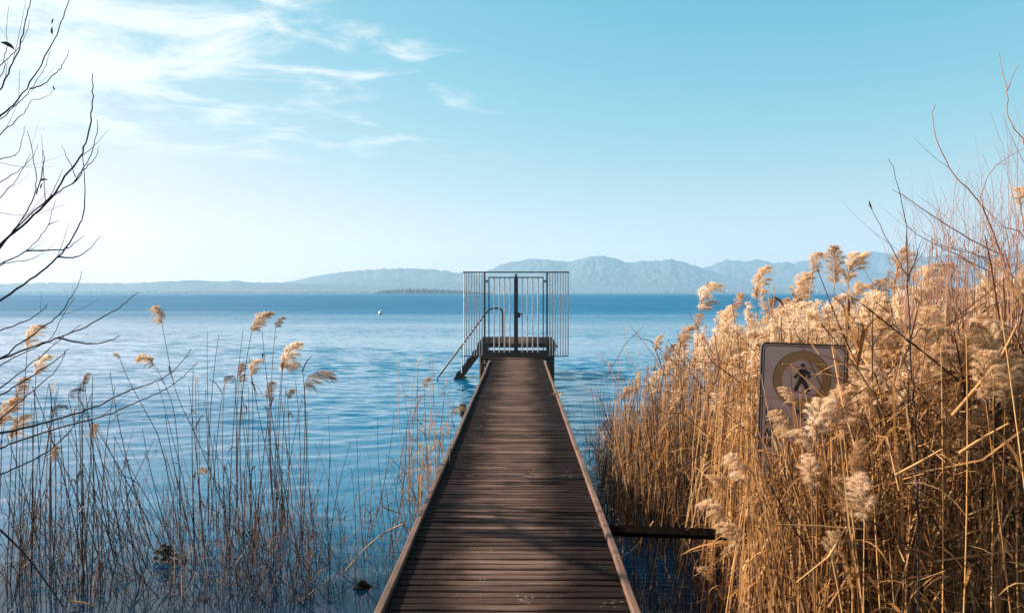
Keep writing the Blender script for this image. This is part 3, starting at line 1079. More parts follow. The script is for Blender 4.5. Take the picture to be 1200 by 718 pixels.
# (stem pixels from root to tip, distance, plume kind, plume size in pixels, azimuth of nod, label)
open_reeds = [
    ([(268, 612), (233, 518), (207, 462), (196, 412), (190, 380)], 'full', 22, 2.6, 'tall slanting reed whose pale plume stands farthest out over the bright water'),
    ([(211, 610), (209, 530), (203, 478), (192, 448), (181, 428)], 'full', 24, 2.8, 'thin reed with a loose tan plume tipping over, below the far pale one'),
    ([(212, 640), (190, 525), (172, 485), (152, 448), (140, 419)], 'tan', 10, 2.6, 'long slanting dark reed with a tiny tan tuft above the crossed branches'),
    ([(286, 640), (281, 530), (284, 462), (290, 415), (295, 389)], 'full', 28, 0.1, 'tall reed with the big pale plume bent flat by the wind'),
    ([(322, 640), (317, 540), (318, 450), (321, 405), (323, 384)], 'full', 14, 0.3, 'slim tall reed with a small white tuft beside the windswept plume'),
    ([(322, 650), (325, 540), (329, 470), (331, 436)], 'full', 34, 0.6, 'reed with the fullest upright cream plume of the central clump'),
    ([(352, 640), (357, 520), (357, 465), (354, 430), (351, 428)], 'tan', 20, 2.7, 'reed with a round tan tuft pressed against a bare cane'),
    ([(354, 640), (359, 540), (358, 480), (357, 455)], 'nod', 34, 0.0, 'reed with a long dark feathery head drooping sideways over the water'),
    ([(296, 640), (292, 540), (286, 480), (282, 448)], 'tan', 22, 1.4, 'reed with a fluffy tan head low in the central clump'),
    ([(292, 630), (296, 520), (296, 460), (294, 440)], 'full', 20, 0.5, 'reed with a narrow cream tuft just above the low tan head'),
    ([(276, 630), (278, 520), (276, 460), (276, 444)], 'darknod', 14, 2.9, 'reed with a small dark hooked head at the edge of the central clump'),
    ([(322, 640), (316, 540), (314, 490), (313, 468)], 'tan', 20, 0.5, 'reed with a leaning tan tuft under the fullest cream plume'),
    ([(336, 640), (339, 540), (338, 490), (337, 467)], 'tan', 14, 0.9, 'reed with a small brown tuft between the clump and the drooping head'),
    ([(246, 625), (252, 540), (258, 480), (262, 455)], 'slim', 14, 0.8, 'thin reed with a wispy tuft outside the central clump'),
    ([(238, 640), (232, 560), (230, 500), (229, 452)], 'slim', 11, 1.0, 'upright thin reed with a tiny pale tuft near two dark blades'),
    ([(300, 640), (270, 590), (250, 560), (243, 552)], 'tan', 13, 2.5, 'low slanting reed with a grey-brown tuft amid the crossing canes'),
    ([(22, 690), (26, 560), (28, 470), (32, 408)], 'full', 26, 0.5, 'reed with a tan plume behind the uppermost bare branches'),
    ([(36, 690), (38, 560), (40, 480), (42, 440)], 'full', 24, 0.1, 'reed with a combed pale plume below the branch fork'),
    ([(12, 690), (18, 570), (20, 500), (20, 468)], 'tan', 24, 0.5, 'reed with a brown plume close to the picture edge, under the branches'),
    ([(-4, 690), (0, 580), (2, 520), (2, 500)], 'full', 34, 0.6, 'reed with the bushy cream plume at the very edge of the view'),
    ([(8, 690), (11, 590), (13, 540), (14, 516)], 'full', 30, 0.8, 'reed with a ragged tan plume under the bushy cream one'),
    ([(60, 690), (59, 560), (60, 490), (60, 460)], 'slim', 15, 1.1, 'straight thin reed with a faint pale tuft among the branches'),
    ([(98, 690), (95, 560), (93, 490), (92, 462)], 'dark', 15, 0.6, 'dark reed with a shaggy black and tan head above two long branches'),
    ([(103, 690), (97, 560), (97, 480), (98, 450)], 'tan', 13, 0.5, 'reed with a twin dark tuft beside the shaggy black head'),
    ([(58, 690), (58, 580), (59, 520), (60, 484)], 'darknod', 18, 0.0, 'reed with a black arched head like a hook'),
    ([(92, 690), (90, 570), (89, 510), (80, 466)], 'darknod', 17, 0.1, 'reed with a drooping sooty head next to the black hook'),
    ([(118, 690), (112, 590), (107, 540), (106, 514)], 'tan', 17, 0.8, 'reed with a dark brown tuft below the long branches'),
    ([(66, 700), (61, 620), (60, 570), (60, 541)], 'tan', 17, 0.7, 'low reed with a light brown tuft over the calm water'),
    ([(98, 700), (95, 630), (92, 590), (91, 564)], 'dark', 12, 0.8, 'low reed with a small dark tuft hanging over calm water'),
    ([(160, 690), (152, 610), (148, 570), (146, 548)], 'dark', 11, 1.3, 'reed with a short upright black head alone over the calm water'),
    ([(542, 560), (536, 520), (530, 492), (529, 484)], 'nod', 15, 0.0, 'small reed with a grey head nodding towards the pier rail'),
    ([(502, 600), (500, 540), (498, 480), (497, 454)], 'tan', 14, 0.9, 'reed with a ragged tan tuft in the thin clump beside the pier'),
    ([(490, 600), (489, 520), (489, 460), (490, 430)], 'slim', 12, 0.9, 'tallest wispy reed in the thin clump beside the pier'),
    ([(514, 590), (515, 520), (520, 470), (522, 452)], 'slim', 10, 0.6, 'wispy reed nearest the handrail in the thin clump'),
]
for pts, kind, sz, az, lab in open_reeds:
    by = pts[0][1]
    Y0 = max(5.0, min(9.5, water_y(max(by, 560))))
    path = []
    for i, (px, py) in enumerate(pts):
        path.append(at(px, py, Y0 + 0.05 * i))
    p0 = path[0]
    path = [Vector((p0.x + (p0.x - path[1].x) * 0.1, p0.y, -0.25))] + path if p0.z > -0.2 else path
    reed(path[0], path[-1], lab, G_L, True, kind, sz * Y0 / FPX * 1.2, az, leaves=RND.choice((1, 2, 2, 3)), r=0.0042, path=smooth_path(path, 12))

G_B = 'bare reed canes on the open-water side'
LAB_B = {
    'edge': 'bare dark reed cane in the thicket under the overhanging branches',
    'mid': 'bare dark reed cane in the central clump standing in the open water',
    'low': 'short bare reed cane between the central clump and the pier',
    'pier': 'thin bare reed cane in the sparse clump touching the pier',
    'calm': 'bare slanting reed cane rising from the calm water before the central clump',
}


def bare(zone, n, x0, x1, y0, y1, top0, top1, lean, r, leaves):
    for i in range(n):
        px, py = RND.uniform(x0, x1), RND.uniform(y0, y1)
        Y = water_y(py)
        b = at(px, py, Y)
        b.z = -0.2
        tpx = px + RND.gauss(lean[0], lean[1])
        t = at(tpx, RND.uniform(top0, top1), Y + RND.uniform(-0.2, 0.3))
        reed(b, t, LAB_B[zone], G_B + ', ' + zone, zone != 'pier', None, leaves=RND.choice(leaves), r=r * RND.uniform(0.75, 1.2), bow=(RND.uniform(-0.10, 0.10), RND.uniform(-0.05, 0.05), 0))


bare('edge', 34, -20, 130, 625, 705, 430, 600, (4, 34), 0.0042, (0, 1, 1, 2))
bare('calm', 16, 110, 290, 625, 690, 430, 560, (-45, 42), 0.0042, (0, 0, 1))
bare('mid', 44, 225, 362, 600, 680, 385, 570, (-8, 22), 0.0040, (0, 1, 1, 2))
bare('low', 18, 355, 470, 600, 690, 470, 610, (6, 14), 0.0034, (0, 0, 1, 2))
bare('pier', 28, 474, 530, 555, 650, 418, 560, (2, 10), 0.0030, (2, 3, 4))

# short broken stubs and reflections' owners: too many and too small to count
mb = MB()
for i in range(1050):
    z_ = RND.random()
    if z_ < 0.40:
        px, py, hgt = RND.uniform(-30, 215), RND.uniform(600, 714), RND.uniform(0.12, 0.75)
    elif z_ < 0.75:
        px, py, hgt = RND.gauss(295, 42), RND.uniform(600, 712), RND.uniform(0.15, 0.65)
    elif z_ < 0.90:
        px, py, hgt = RND.uniform(360, 465), RND.uniform(600, 700), RND.uniform(0.1, 0.4)
    else:
        px, py, hgt = RND.gauss(500, 14), RND.uniform(545, 640), RND.uniform(0.2, 0.8)
    Y = water_y(py)
    b = at(px, py, Y)
    if b.x > -0.72:
        continue
    b.z = -0.12
    ang = RND.gauss(0, 0.30) if RND.random() < 0.62 else RND.gauss(0, 0.95)
    t = b + Vector((math.sin(ang) * hgt, RND.uniform(-0.15, 0.15), max(0.15, math.cos(ang)) * hgt))
    rr = RND.uniform(0.0018, 0.0042)
    mb.tube(reed_path(b, t, (RND.uniform(-0.04, 0.04), 0, 0), 4), [rr, rr, rr * 0.8, rr * 0.4], 3, cap=False)
    if RND.random() < 0.25:
        m_ = Matrix.Translation(b.lerp(t, RND.uniform(0.4, 1))) @ Matrix.Rotation(RND.uniform(0, 6.28), 4, 'Z')
        s = RND.uniform(0.08, 0.2)
        V, F, _ = arrays(leaf_dark[i % 7])
        mb.raw((V * s) @ np.array(m_.to_3x3()).T + np.array(m_.translation), F)
for i in range(150):
    px, py = RND.choice((RND.uniform(-20, 220), RND.gauss(290, 48), RND.uniform(350, 460))), RND.uniform(600, 705)
    b = at(px, py, water_y(py))
    if b.x > -0.75:
        continue
    b.z = -0.1
    ln, ang = RND.uniform(0.4, 1.25), RND.gauss(0, 0.62)
    t = b + Vector((math.sin(ang) * ln, RND.uniform(-0.2, 0.3), math.cos(ang) * ln))
    if t.x > -0.68:
        continue
    rr = RND.uniform(0.0016, 0.0034)
    mb.tube(reed_path(b, t, (RND.gauss(0, 0.08), 0, RND.gauss(0, 0.05)), 6), np.linspace(rr, rr * 0.4, 6), 3, cap=False)
    for q in range(RND.choice((0, 1, 2))):
        m_ = (Matrix.Rotation(RND.uniform(0, 6.28), 4, 'Z') @ Matrix.Rotation(RND.uniform(-0.8, 0.8), 4, 'Y')).to_3x3()
        V, F, _ = arrays(leaf_dark[(i + q) % 7])
        mb.raw((V * RND.uniform(0.06, 0.17)) @ np.array(m_).T + np.array(b.lerp(t, RND.uniform(0.3, 1.0))), F)
o = mb.build('reed_stubble', M['dark_mass'])
o['kind'] = 'stuff'

# ------------------------------------------------------------------ the dense stand on the other side
PROF = [(680, 540), (700, 495), (715, 462), (730, 436), (750, 415), (770, 400), (795, 382), (820, 373), (860, 362), (900, 352), (940, 346), (985, 340), (1050, 330), (1120, 322), (1200, 315), (1400, 312)]
PX_, PY_ = [p[0] for p in PROF], [p[1] for p in PROF]


def left_limit(Y):
    if Y >= 6.6:
        return 609 + 920 * (0.72 + 0.02 * (Y - 6.6)) / Y
    if Y < 4.2:
        return 609 + 920 * 1.22 / Y
    return 609 + 920 * (1.22 + 0.10 * (Y - 4.2)) / Y


def stand_spot(rnd, ymin, ymax, pmin=0, pmax=1290):
    for _ in range(200):
        Y = ymin + (ymax - ymin) * rnd.random() ** 0.85
        px = rnd.uniform(max(pmin, left_limit(Y)), pmax)
        if px < pmax and px >= pmin:
            return px, Y
    return pmax - 5, ymax


G_S = 'plumed straw reeds of the dense stand'
dense_reeds = [  # plume pixel, kind, size px, distance, label
    ((820, 366), 'full', 34, 7.4, 0.3, 'reed with the slender white plume standing clear against the blue lake'),
    ((817, 386), 'tan', 18, 7.3, 1.0, 'reed with a chestnut tuft just under the slender white plume'),
    ((796, 408), 'full', 26, 7.6, 0.4, 'reed with a round cream plume on the lake edge of the stand'),
    ((769, 412), 'full', 17, 7.9, 0.5, 'reed with a small pale plume nearest the open lake'),
    ((781, 424), 'tan', 18, 7.7, 0.5, 'reed with a tan plume low on the lake edge of the stand'),
    ((779, 480), 'tan', 20, 7.0, 0.9, 'reed with a lone rusty tuft in the shaded side of the stand'),
    ((728, 470), 'full', 18, 7.6, 0.3, 'reed with a faint beige tuft close to the pier'),
    ((840, 392), 'full', 24, 7.2, 0.6, 'reed with a soft plume beneath the slender white one'),
    ((852, 378), 'full', 20, 7.5, 0.5, 'reed with a narrow cream plume short of the horizon'),
    ((862, 364), 'full', 18, 7.9, 0.3, 'reed with a beige plume nearly touching the far shoreline'),
    ((887, 352), 'full', 36, 6.4, 0.5, 'reed with the bulky curled plume crossing the horizon'),
    ((899, 372), 'tan', 22, 6.6, 0.5, 'reed with a drooping tan plume under the bulky curled one'),
    ((914, 384), 'full', 26, 6.2, 0.4, 'reed with a plume just above the corner of the sign'),
    ((931, 362), 'full', 40, 6.0, 0.6, 'reed with the big shaggy plume straight above the sign'),
    ((942, 352), 'full', 24, 6.3, 0.9, 'reed with a pointed plume rising from behind the shaggy one'),
    ((952, 320), 'full', 24, 5.6, 0.8, 'reed with the high small plume set against the mountain'),
    ((978, 334), 'tan', 40, 5.3, 1.4, 'reed with the tall ginger plume set against the mountain'),
    ((994, 336), 'full', 40, 5.6, 0.5, 'reed with the pale plume joined to the tall ginger one'),
    ((1004, 345), 'full', 14, 6.2, 1.0, 'reed with a small oval plume on the shoreline beside the pale pair'),
    ((1026, 362), 'full', 34, 5.6, 1.0, 'reed with a leaning cream plume at the foot of the bare shrub'),
    ((1036, 384), 'tan', 28, 5.4, 0.5, 'reed with a tan plume under the leaning cream one'),
    ((1048, 345), 'tan', 46, 5.0, 0.4, 'reed with the broad round plume crossed by a bare shrub stem'),
    ((1086, 362), 'full', 40, 5.2, 0.8, 'reed with a bright plume among the thin shrub twigs'),
    ((1108, 380), 'tan', 36, 5.0, 0.2, 'reed with a brown plume low among the shrub twigs'),
    ((1133, 372), 'full', 34, 5.5, 1.2, 'reed with a hazy plume in the thick of the shrub twigs'),
    ((1162, 340), 'full', 34, 4.7, 0.6, 'reed with the highest plume among the shrub twigs'),
    ((1188, 388), 'full', 40, 4.5, 0.5, 'reed with a wide plume near the picture edge'),
    ((1196, 240), 'full', 24, 3.9, 0.9, 'reed with a tuft high up by the topmost shrub twigs'),
    ((1178, 475), 'full', 50, 3.0, 1.0, 'reed with the large cream plume below the broken cane'),
    ((1196, 470), 'tan', 50, 3.05, 0.4, 'reed with a shadowed brown plume beside the large cream one'),
    ((956, 514), 'full', 46, 3.2, 0.9, 'reed with the bright woolly plume hiding the lettering of the sign'),
    ((974, 508), 'full', 56, 3.3, 0.4, 'reed with the second woolly plume across the sign corner'),
    ((992, 520), 'full', 54, 3.35, 0.6, 'reed with a woolly plume falling past the sign edge'),
    ((931, 474), 'full', 22, 3.3, 2.8, 'reed with a small plume over the walking figure on the sign'),
    ((926, 512), 'full', 30, 3.4, 2.7, 'reed with a pale plume over the start of the sign lettering'),
    ((950, 526), 'full', 26, 3.25, 2.9, 'reed with a low plume across the middle of the lettering'),
    ((1000, 556), 'tan', 36, 3.1, 0.5, 'reed with an ochre plume just below the sign corner'),
    ((874, 562), 'full', 30, 4.15, 2.9, 'reed with a cream tuft above the dark pole end'),
    ((848, 572), 'full', 20, 4.4, 2.6, 'reed with a dim tuft behind the cream one above the pole'),
    ((851, 610), 'full', 30, 4.2, 2.9, 'reed with a nodding tuft just over the dark pole'),
    ((874, 642), 'full', 34, 4.1, 2.9, 'reed with a round tuft just under the dark pole end'),
    ((836, 677), 'tan', 18, 4.5, 2.7, 'reed with a small shaded tuft over the dark water'),
    ((951, 572), 'full', 36, 3.1, 1.4, 'reed with an upright narrow plume below the sign'),
    ((1013, 612), 'full', 50, 3.0, 1.5, 'reed with the longest hanging cream plume under the sign'),
    ((998, 606), 'tan', 42, 3.1, 1.5, 'reed with a dull plume behind the longest hanging one'),
    ((975, 655), 'tan', 30, 3.05, 0.8, 'reed with a faded tuft deep among the lower canes'),
    ((1070, 440), 'full', 44, 3.35, 0.7, 'reed with a cream plume behind the dark shrub stem'),
    ((1092, 470), 'tan', 40, 3.3, 0.6, 'reed with a tan plume behind the forked dark twigs'),
]
for (px, py), kind, sz, Y, az, lab in dense_reeds:
    tip = at(px, py, Y)
    near = RND.uniform(0.1, 0.35)
    base = Vector((tip.x + RND.uniform(-0.10, 0.14), Y + near * 0.3, -0.15 if Y > 4.5 else 0.0))
    if az > 2:
        base.x = tip.x + RND.uniform(0.15, 0.45)
    reed(base, tip, lab, G_S, False, kind, sz * Y / FPX * 1.2, az, leaves=RND.choice((2, 3, 4)), r=0.0045)

G_C = 'straw reeds of the dense stand'
LAB_C = {
    'fore': 'dry golden reed with ragged leaves at the front of the dense stand',
    'lake': 'dry reed with thin leaves along the lake edge of the dense stand',
    'back': 'dry reed with a pale plume crowded behind the sign',
    'woolly': 'near golden reed with a large woolly plume amid the dense stand',
}
for zone, n, y0, y1, p0, p1, pl in (('fore', 30, 2.7, 4.6, 880, 1230, None), ('lake', 22, 6.8, 10.5, 700, 820, None), ('woolly', 22, 2.95, 3.5, 1010, 1215, 1), ('back', 34, 4.6, 9.0, 830, 1230, 1)):
    for i in range(n):
        px, Y = stand_spot(RND, y0, y1, p0, p1)
        top = float(np.interp(px, PX_, PY_)) + RND.uniform(6, 55) + (60 * RND.random() if zone == 'fore' else (190 * RND.random() if zone == 'woolly' else 0))
        if Y < 4.05 and 868 < px < 1005:
            top = max(top, RND.uniform(490, 620))
        tip = at(px, top, Y)
        if pl:
            tip.z -= 0.12
        b = Vector((tip.x + RND.gauss(0, 0.12), Y + RND.uniform(-0.1, 0.15), -0.12 if Y > 4.5 else 0.0))
        reed(b, tip, LAB_C[zone], G_C + ', ' + zone, False, RND.choice(('full', 'full', 'tan', 'slim') if zone == 'back' else ('full', 'full', 'tan')) if pl else None, RND.uniform(0.20, 0.32) * (0.8 if Y < 3.5 else 1), RND.uniform(-0.5, 1.5), leaves=RND.choice((3, 4, 5)), r=0.0036 if Y < 4.5 else 0.0046, bow=(RND.gauss(0, 0.08), RND.gauss(0, 0.05), 0))

# the rest of the stand: thousands of canes behind and between
mb = MB()
mp = MB()
LV = [arrays(m)[:2] for m in leaf_straw]
PV = [arrays(plume_mesh(200 + i, [M['plume_hair'], M['plume_core']], 600, ('full', 'full', 'slim')[i % 3], 2.5)) for i in range(9)]
rr_ = random.Random(5)


def add_leaf(p, s, flat=0.0):
    V, F = LV[rr_.randrange(7)]
    m_ = (Matrix.Rotation(rr_.uniform(0, 6.283), 4, 'Z') @ Matrix.Rotation(rr_.uniform(-0.7, 0.7), 4, 'Y')).to_3x3()
    mb.raw((V * np.array((s, s * rr_.uniform(0.6, 1.1), s))) @ np.array(m_).T + np.array(p), F, 1)


N_MASS = 6400
for i in range(N_MASS):
    px, Y = stand_spot(rr_, 3.15, 11.5)
    if i % 16 == 0:
        Y, px = rr_.uniform(3.3, 3.95), rr_.uniform(872, 1010)
    top = float(np.interp(px, PX_, PY_)) + 8 + (10 + 150 * rr_.random() ** 1.6)
    if px < 775 and rr_.random() > ((px - 675) / 100) ** 0.8:
        continue
    if Y < 4.05 and 868 < px < 1005:
        top = max(top, rr_.uniform(496, 585))
    if Y < 4.1 and px > 1005:
        top = max(top, rr_.uniform(415, 590))
    has = Y > 4.0 and rr_.random() < (0.19 if px > 780 else 0.03)
    tip = at(px, top, Y)
    if has:
        tip.z -= 0.17
    tip.z = max(0.35, min(tip.z, 2.9))
    if rr_.random() < 0.16:
        tip.z *= rr_.uniform(0.35, 0.8)
    lean = rr_.gauss(0, 0.18) if rr_.random() < 0.74 else rr_.gauss(0, 0.62)
    if px < 800:
        lean *= 0.5
    b = Vector((tip.x - lean, Y + rr_.gauss(0, 0.12), -0.15 if Y > 4.5 else 0.0))
    if b.x < 0.69:
        b.x = 0.70 + rr_.random() * 0.2
    if Y < 6.4 and b.x < (1.02 if i % 16 == 0 else 1.16):
        b.x = 1.16 + rr_.random() * 0.2
    n = 6
    path = reed_path(b, tip, (rr_.gauss(0, 0.09), rr_.gauss(0, 0.07), 0), n)
    r0 = rr_.uniform(0.0022, 0.0048)
    mb.tube(path, np.linspace(r0, r0 * 0.5, n), 3, cap=False)
    for j in range(rr_.choice((2, 3, 4, 5))):
        t = rr_.uniform(0.08, 0.97)
        q = t * (n - 1)
        kk = min(int(q), n - 2)
        add_leaf(path[kk].lerp(path[kk + 1], q - kk), rr_.uniform(0.09, 0.27) * min(1.0, 0.62 + Y * 0.06))
    if has and tip.z > 1.0:
        V, F, mi = PV[rr_.randrange(len(PV))]
        s = rr_.uniform(0.17, 0.30)
        fm = frame_to(path[-1] - path[-2], rr_.uniform(-0.6, 1.6)).to_3x3()
        Vw = (V * s) @ np.array(fm).T + np.array(tip)
        mp.v.append(Vw)
        mp.f.append(F + mp.nv)
        mp.m.append(mi)
        mp.nv += len(Vw)
# fallen canes and litter lying across the stand
for i in range(4200):
    px, Y = stand_spot(rr_, 3.1, 8.0) if i % 3 else stand_spot(rr_, 3.1, 4.6, 980, 1290)
    p = at(px, rr_.uniform(520 if Y < 4.2 and 850 < px < 1015 else 430, 715), Y)
    if p.z < 0.05:
        p.z = rr_.uniform(0.05, 0.5)
    ln = rr_.uniform(0.12, 0.75)
    a, e = rr_.uniform(0, 6.28), rr_.gauss(0.55, 0.6)
    d_ = Vector((math.cos(a) * math.cos(e), math.sin(a) * math.cos(e) * 0.5, math.sin(e))) * ln
    if p.x + min(d_.x, 0) < 1.0 and Y < 6.5:
        continue
    r0 = rr_.uniform(0.0016, 0.0046)
    kink = p + d_ * rr_.uniform(0.4, 0.7) + Vector((rr_.gauss(0, 0.03), 0, rr_.gauss(0, 0.04)))
    mb.tube([p, kink, p + d_], [r0, r0, r0 * 0.6], 3, cap=False)
    if i % 3 == 0:
        add_leaf(kink, rr_.uniform(0.12, 0.34))
for i in range(1500):  # dark leaves low by the pier, shade put into their colour
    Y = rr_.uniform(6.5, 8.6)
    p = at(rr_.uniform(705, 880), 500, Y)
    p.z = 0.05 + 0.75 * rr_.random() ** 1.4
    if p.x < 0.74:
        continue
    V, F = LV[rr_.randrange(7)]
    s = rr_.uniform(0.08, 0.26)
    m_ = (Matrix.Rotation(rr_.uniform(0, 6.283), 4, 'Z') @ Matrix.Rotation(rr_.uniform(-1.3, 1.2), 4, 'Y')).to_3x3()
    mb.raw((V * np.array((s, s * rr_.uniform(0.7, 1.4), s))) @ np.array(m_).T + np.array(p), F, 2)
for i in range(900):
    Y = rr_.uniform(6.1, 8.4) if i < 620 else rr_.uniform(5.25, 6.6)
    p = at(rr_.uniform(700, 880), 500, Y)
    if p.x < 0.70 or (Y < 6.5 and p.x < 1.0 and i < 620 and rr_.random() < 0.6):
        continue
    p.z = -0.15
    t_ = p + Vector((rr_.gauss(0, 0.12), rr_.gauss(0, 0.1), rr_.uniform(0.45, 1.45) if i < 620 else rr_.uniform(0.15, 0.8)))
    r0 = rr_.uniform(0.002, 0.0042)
    mb.tube(reed_path(p, t_, (rr_.gauss(0, 0.05), 0, 0), 5), np.linspace(r0, r0 * 0.5, 5), 3, 2 if rr_.random() < 0.72 else 0, cap=False)  # most of these stems take the painted shade tone too
o = mb.build('reed_bed', [M['mass_stem'], M['mass_leaf'], M['gap_shade']])
o['kind'] = 'stuff'
o = mp.build('reed_bed_plumes', [M['plume_hair'], M['plume_core']])
o['kind'] = 'stuff'

# a cane that stands beside a landmark reed is told by it
def to_px(p):
    q = CM.transposed() @ (Vector(p) - EYE)
    return (600 + FPX * q.x / -q.z, 359 - FPX * q.y / -q.z)


def tip_of(root):
    st = [c for c in root.children if c.name.startswith('stem')][0]
    vv = st.data.vertices
    return to_px(Vector(root.location) + vv[len(vv) - 1].co)


allr = [o for o in COL.objects if o.type == 'EMPTY' and o.get('category') == 'reed']
for marks, plain in ((G_L, G_B), (G_S, G_C)):
    cand = [(o, tip_of(o)) for o in allr if o['group'].startswith(plain)]
    for o in allr:
        if o['group'] != marks or not cand:
            continue
        tx, ty = tip_of(o)
        c, (cx, cy) = min(cand, key=lambda e: (e[1][0] - tx) ** 2 + (e[1][1] - ty) ** 2)
        if math.hypot(cx - tx, cy - ty) < 60:
            cand = [e for e in cand if e[0] is not c]
            head = 'bare cane closest to the ' if plain == G_B else 'neighbour of the '
            lab = head + o['label']
            if len(lab.split()) <= 16:
                c['label'] = lab

# ------------------------------------------------------------------ broken canes that stand out
G_K = 'broken straw canes lying across the dense stand'
for pts, Y, r, lab in (
    ([(1116, 487), (1150, 447), (1172, 420), (1192, 380)], 3.0, 0.0085, 'broad pale broken cane slanting across the dense stand near its big cream plume'),
    ([(1124, 531), (1150, 514), (1182, 496)], 2.9, 0.0075, 'pale split cane lying nearly flat under the big cream plume'),
    ([(1050, 556), (1078, 541), (1104, 526)], 3.0, 0.006, 'thin pale cane lying aslant beside the dark shrub stem'),
    ([(917, 426.5), (940, 430), (962, 434.5)], 3.75, 0.0042, 'straw stalk caught flat across the head of the walking figure'),
    ([(925, 590), (950, 625), (966, 654)], 3.3, 0.006, 'pale snapped cane slanting down below the sign'),
    ([(865, 603), (885, 620), (905, 637)], 4.4, 0.006, 'pale cane slanting beside the round tuft near the pole'),
    ([(858, 716), (866, 690), (879, 658)], 4.5, 0.006, 'pale upright broken cane over the dark water'),
    ([(766, 610), (745, 640), (724, 655)], 5.2, 0.004, 'thin tan stalk drooping across the dark pole by the pier'),
    ([(792, 652), (804, 668), (820, 690)], 5.2, 0.005, 'bent tan stalk pointing down into the dark water'),
    ([(761, 585), (775, 600), (790, 612)], 6.4, 0.006, 'short pale broken stalk above the dark pole'),
):
    path = smooth_path([at(px, py, Y) for px, py in pts], 7)
    root = thing('broken_reed', lab, 'reed cane', tuple(path[0]), 0, G_K)
    mb = MB()
    mb.tube([p - path[0] for p in path], np.linspace(r, r * 0.55, 7), 5)
    mb.build('stem', M['straw_stem'], root, True)
    p = path[4] - path[0]
    put('leaf', leaf_straw[len(lab) % 7], root, Matrix.Translation(p) @ Matrix.Rotation(1.2 + len(lab), 4, 'Z') @ Matrix.Scale(0.14, 4))
for pts, Y, r, lab in (
    ([(472, 614), (450, 624), (425, 645), (398, 676), (378, 690)], 5.9, 0.006, 'pale bent cane arching from the pier edge into the water'),
    ([(338, 714), (356, 700), (388, 678), (402, 664)], 5.3, 0.005, 'pale cane floating aslant before the short canes'),
    ([(82, 704), (100, 706), (112, 712), (118, 720)], 5.2, 0.0065, 'pale curved stalk lying on the calm water'),
    ([(449, 594), (462, 599), (476, 604)], 7.2, 0.008, 'short pale stalk leaning on the sparse clump by the pier'),
    ([(0, 620), (30, 650), (60, 690), (75, 712)], 4.6, 0.007, 'dark fallen cane slanting under the overhanging branches'),
):
    path = smooth_path([at(px, py, Y) for px, py in pts], 8)
    root = thing('broken_reed', lab, 'reed cane', tuple(path[0]), 0, 'broken canes on the open-water side')
    mb = MB()
    mb.tube([p - path[0] for p in path], np.linspace(r, r * 0.6, 8), 5)
    mb.build('stem', M['dark_stem'] if 'dark' in lab else M['straw_stem'], root, True)

# clumps of weed and rotting leaves afloat
for px, py, w_, h_, lab in (
    (195, 655, 0.26, 0.13, 'mossy green clump of weed standing in the calm water'),
    (500, 622, 0.16, 0.12, 'dark matted clump of dead leaves against the pier'),
    (425, 685, 0.10, 0.04, 'small yellow green leaf clump floating near the pier'),
):
    Y = water_y(py + 6)
    p = at(px, py + 6, Y)
    mb = MB()
    rnd = random.Random(px)
    w_ *= 0.55
    for i in range(130):
        a, q = rnd.uniform(0, 6.28), abs(rnd.gauss(0, 0.5))
        c = Vector((math.cos(a) * q * w_, math.sin(a) * q * w_ * 0.7, h_ * max(0, 1 - q * q) * rnd.random() + 0.004))
        s = rnd.uniform(0.012, 0.035)
        e = Euler((rnd.uniform(-0.9, 0.9), rnd.uniform(-0.9, 0.9), rnd.uniform(0, 6.28))).to_matrix()
        mb.raw([tuple(c + e @ Vector(t)) for t in ((-s, 0, 0), (0, -s * 0.5, s * 0.2), (s, 0, 0), (0, s * 0.5, s * 0.2))], [(0, 1, 2, 3)])
    root = thing('weed_clump', lab, 'water weed', (p.x, p.y, 0.0))
    o = mb.build('foliage', M['weed'], root)
    o['kind'] = 'stuff'

# curled dry leaf on the rail
p = at(648, 464, 11.2)
mb = MB()
for a in (0.2, 1.3, 2.4, 3.3):
    mb.ribbon([(0, 0, 0.01), (math.cos(a) * 0.05, math.sin(a) * 0.04, 0.04), (math.cos(a) * 0.11, math.sin(a) * 0.08, 0.03)], [0.01, 0.035, 0.004], (-math.sin(a), math.cos(a), 0.3))
o = mb.build('dry_leaf', M['straw_leaf'])
o.location = (0.59, 11.0, DECK + 0.056)
tag(o, 'curled dry leaf caught on the edge rail of the pier', 'leaf')

# ------------------------------------------------------------------ sign
SY = 4.0
S = SY / FPX
sc_ = at(940, 482, SY)
sign = thing('warning_sign', 'weathered metal footpath sign half hidden by straw reeds', 'sign', (sc_.x, SY, 0))
sign.rotation_euler = (0, 0, 0)
board_m = Matrix.Translation((0, 0, sc_.z)) @ Matrix.Rotation(R(1.9), 4, 'Y') @ Matrix.Rotation(R(-4), 4, 'Z')
SW, SH = 98 * S / 2, 158 * S / 2


def rounded(hw, hh, r, n=6):
    pts = []
    for cx, cz, a0 in ((hw - r, hh - r, 0), (-hw + r, hh - r, 90), (-hw + r, -hh + r, 180), (hw - r, -hh + r, 270)):
        for i in range(n + 1):
            a = R(a0 + 90 * i / n)
            pts.append((cx + r * math.cos(a), cz + r * math.sin(a)))
    return pts


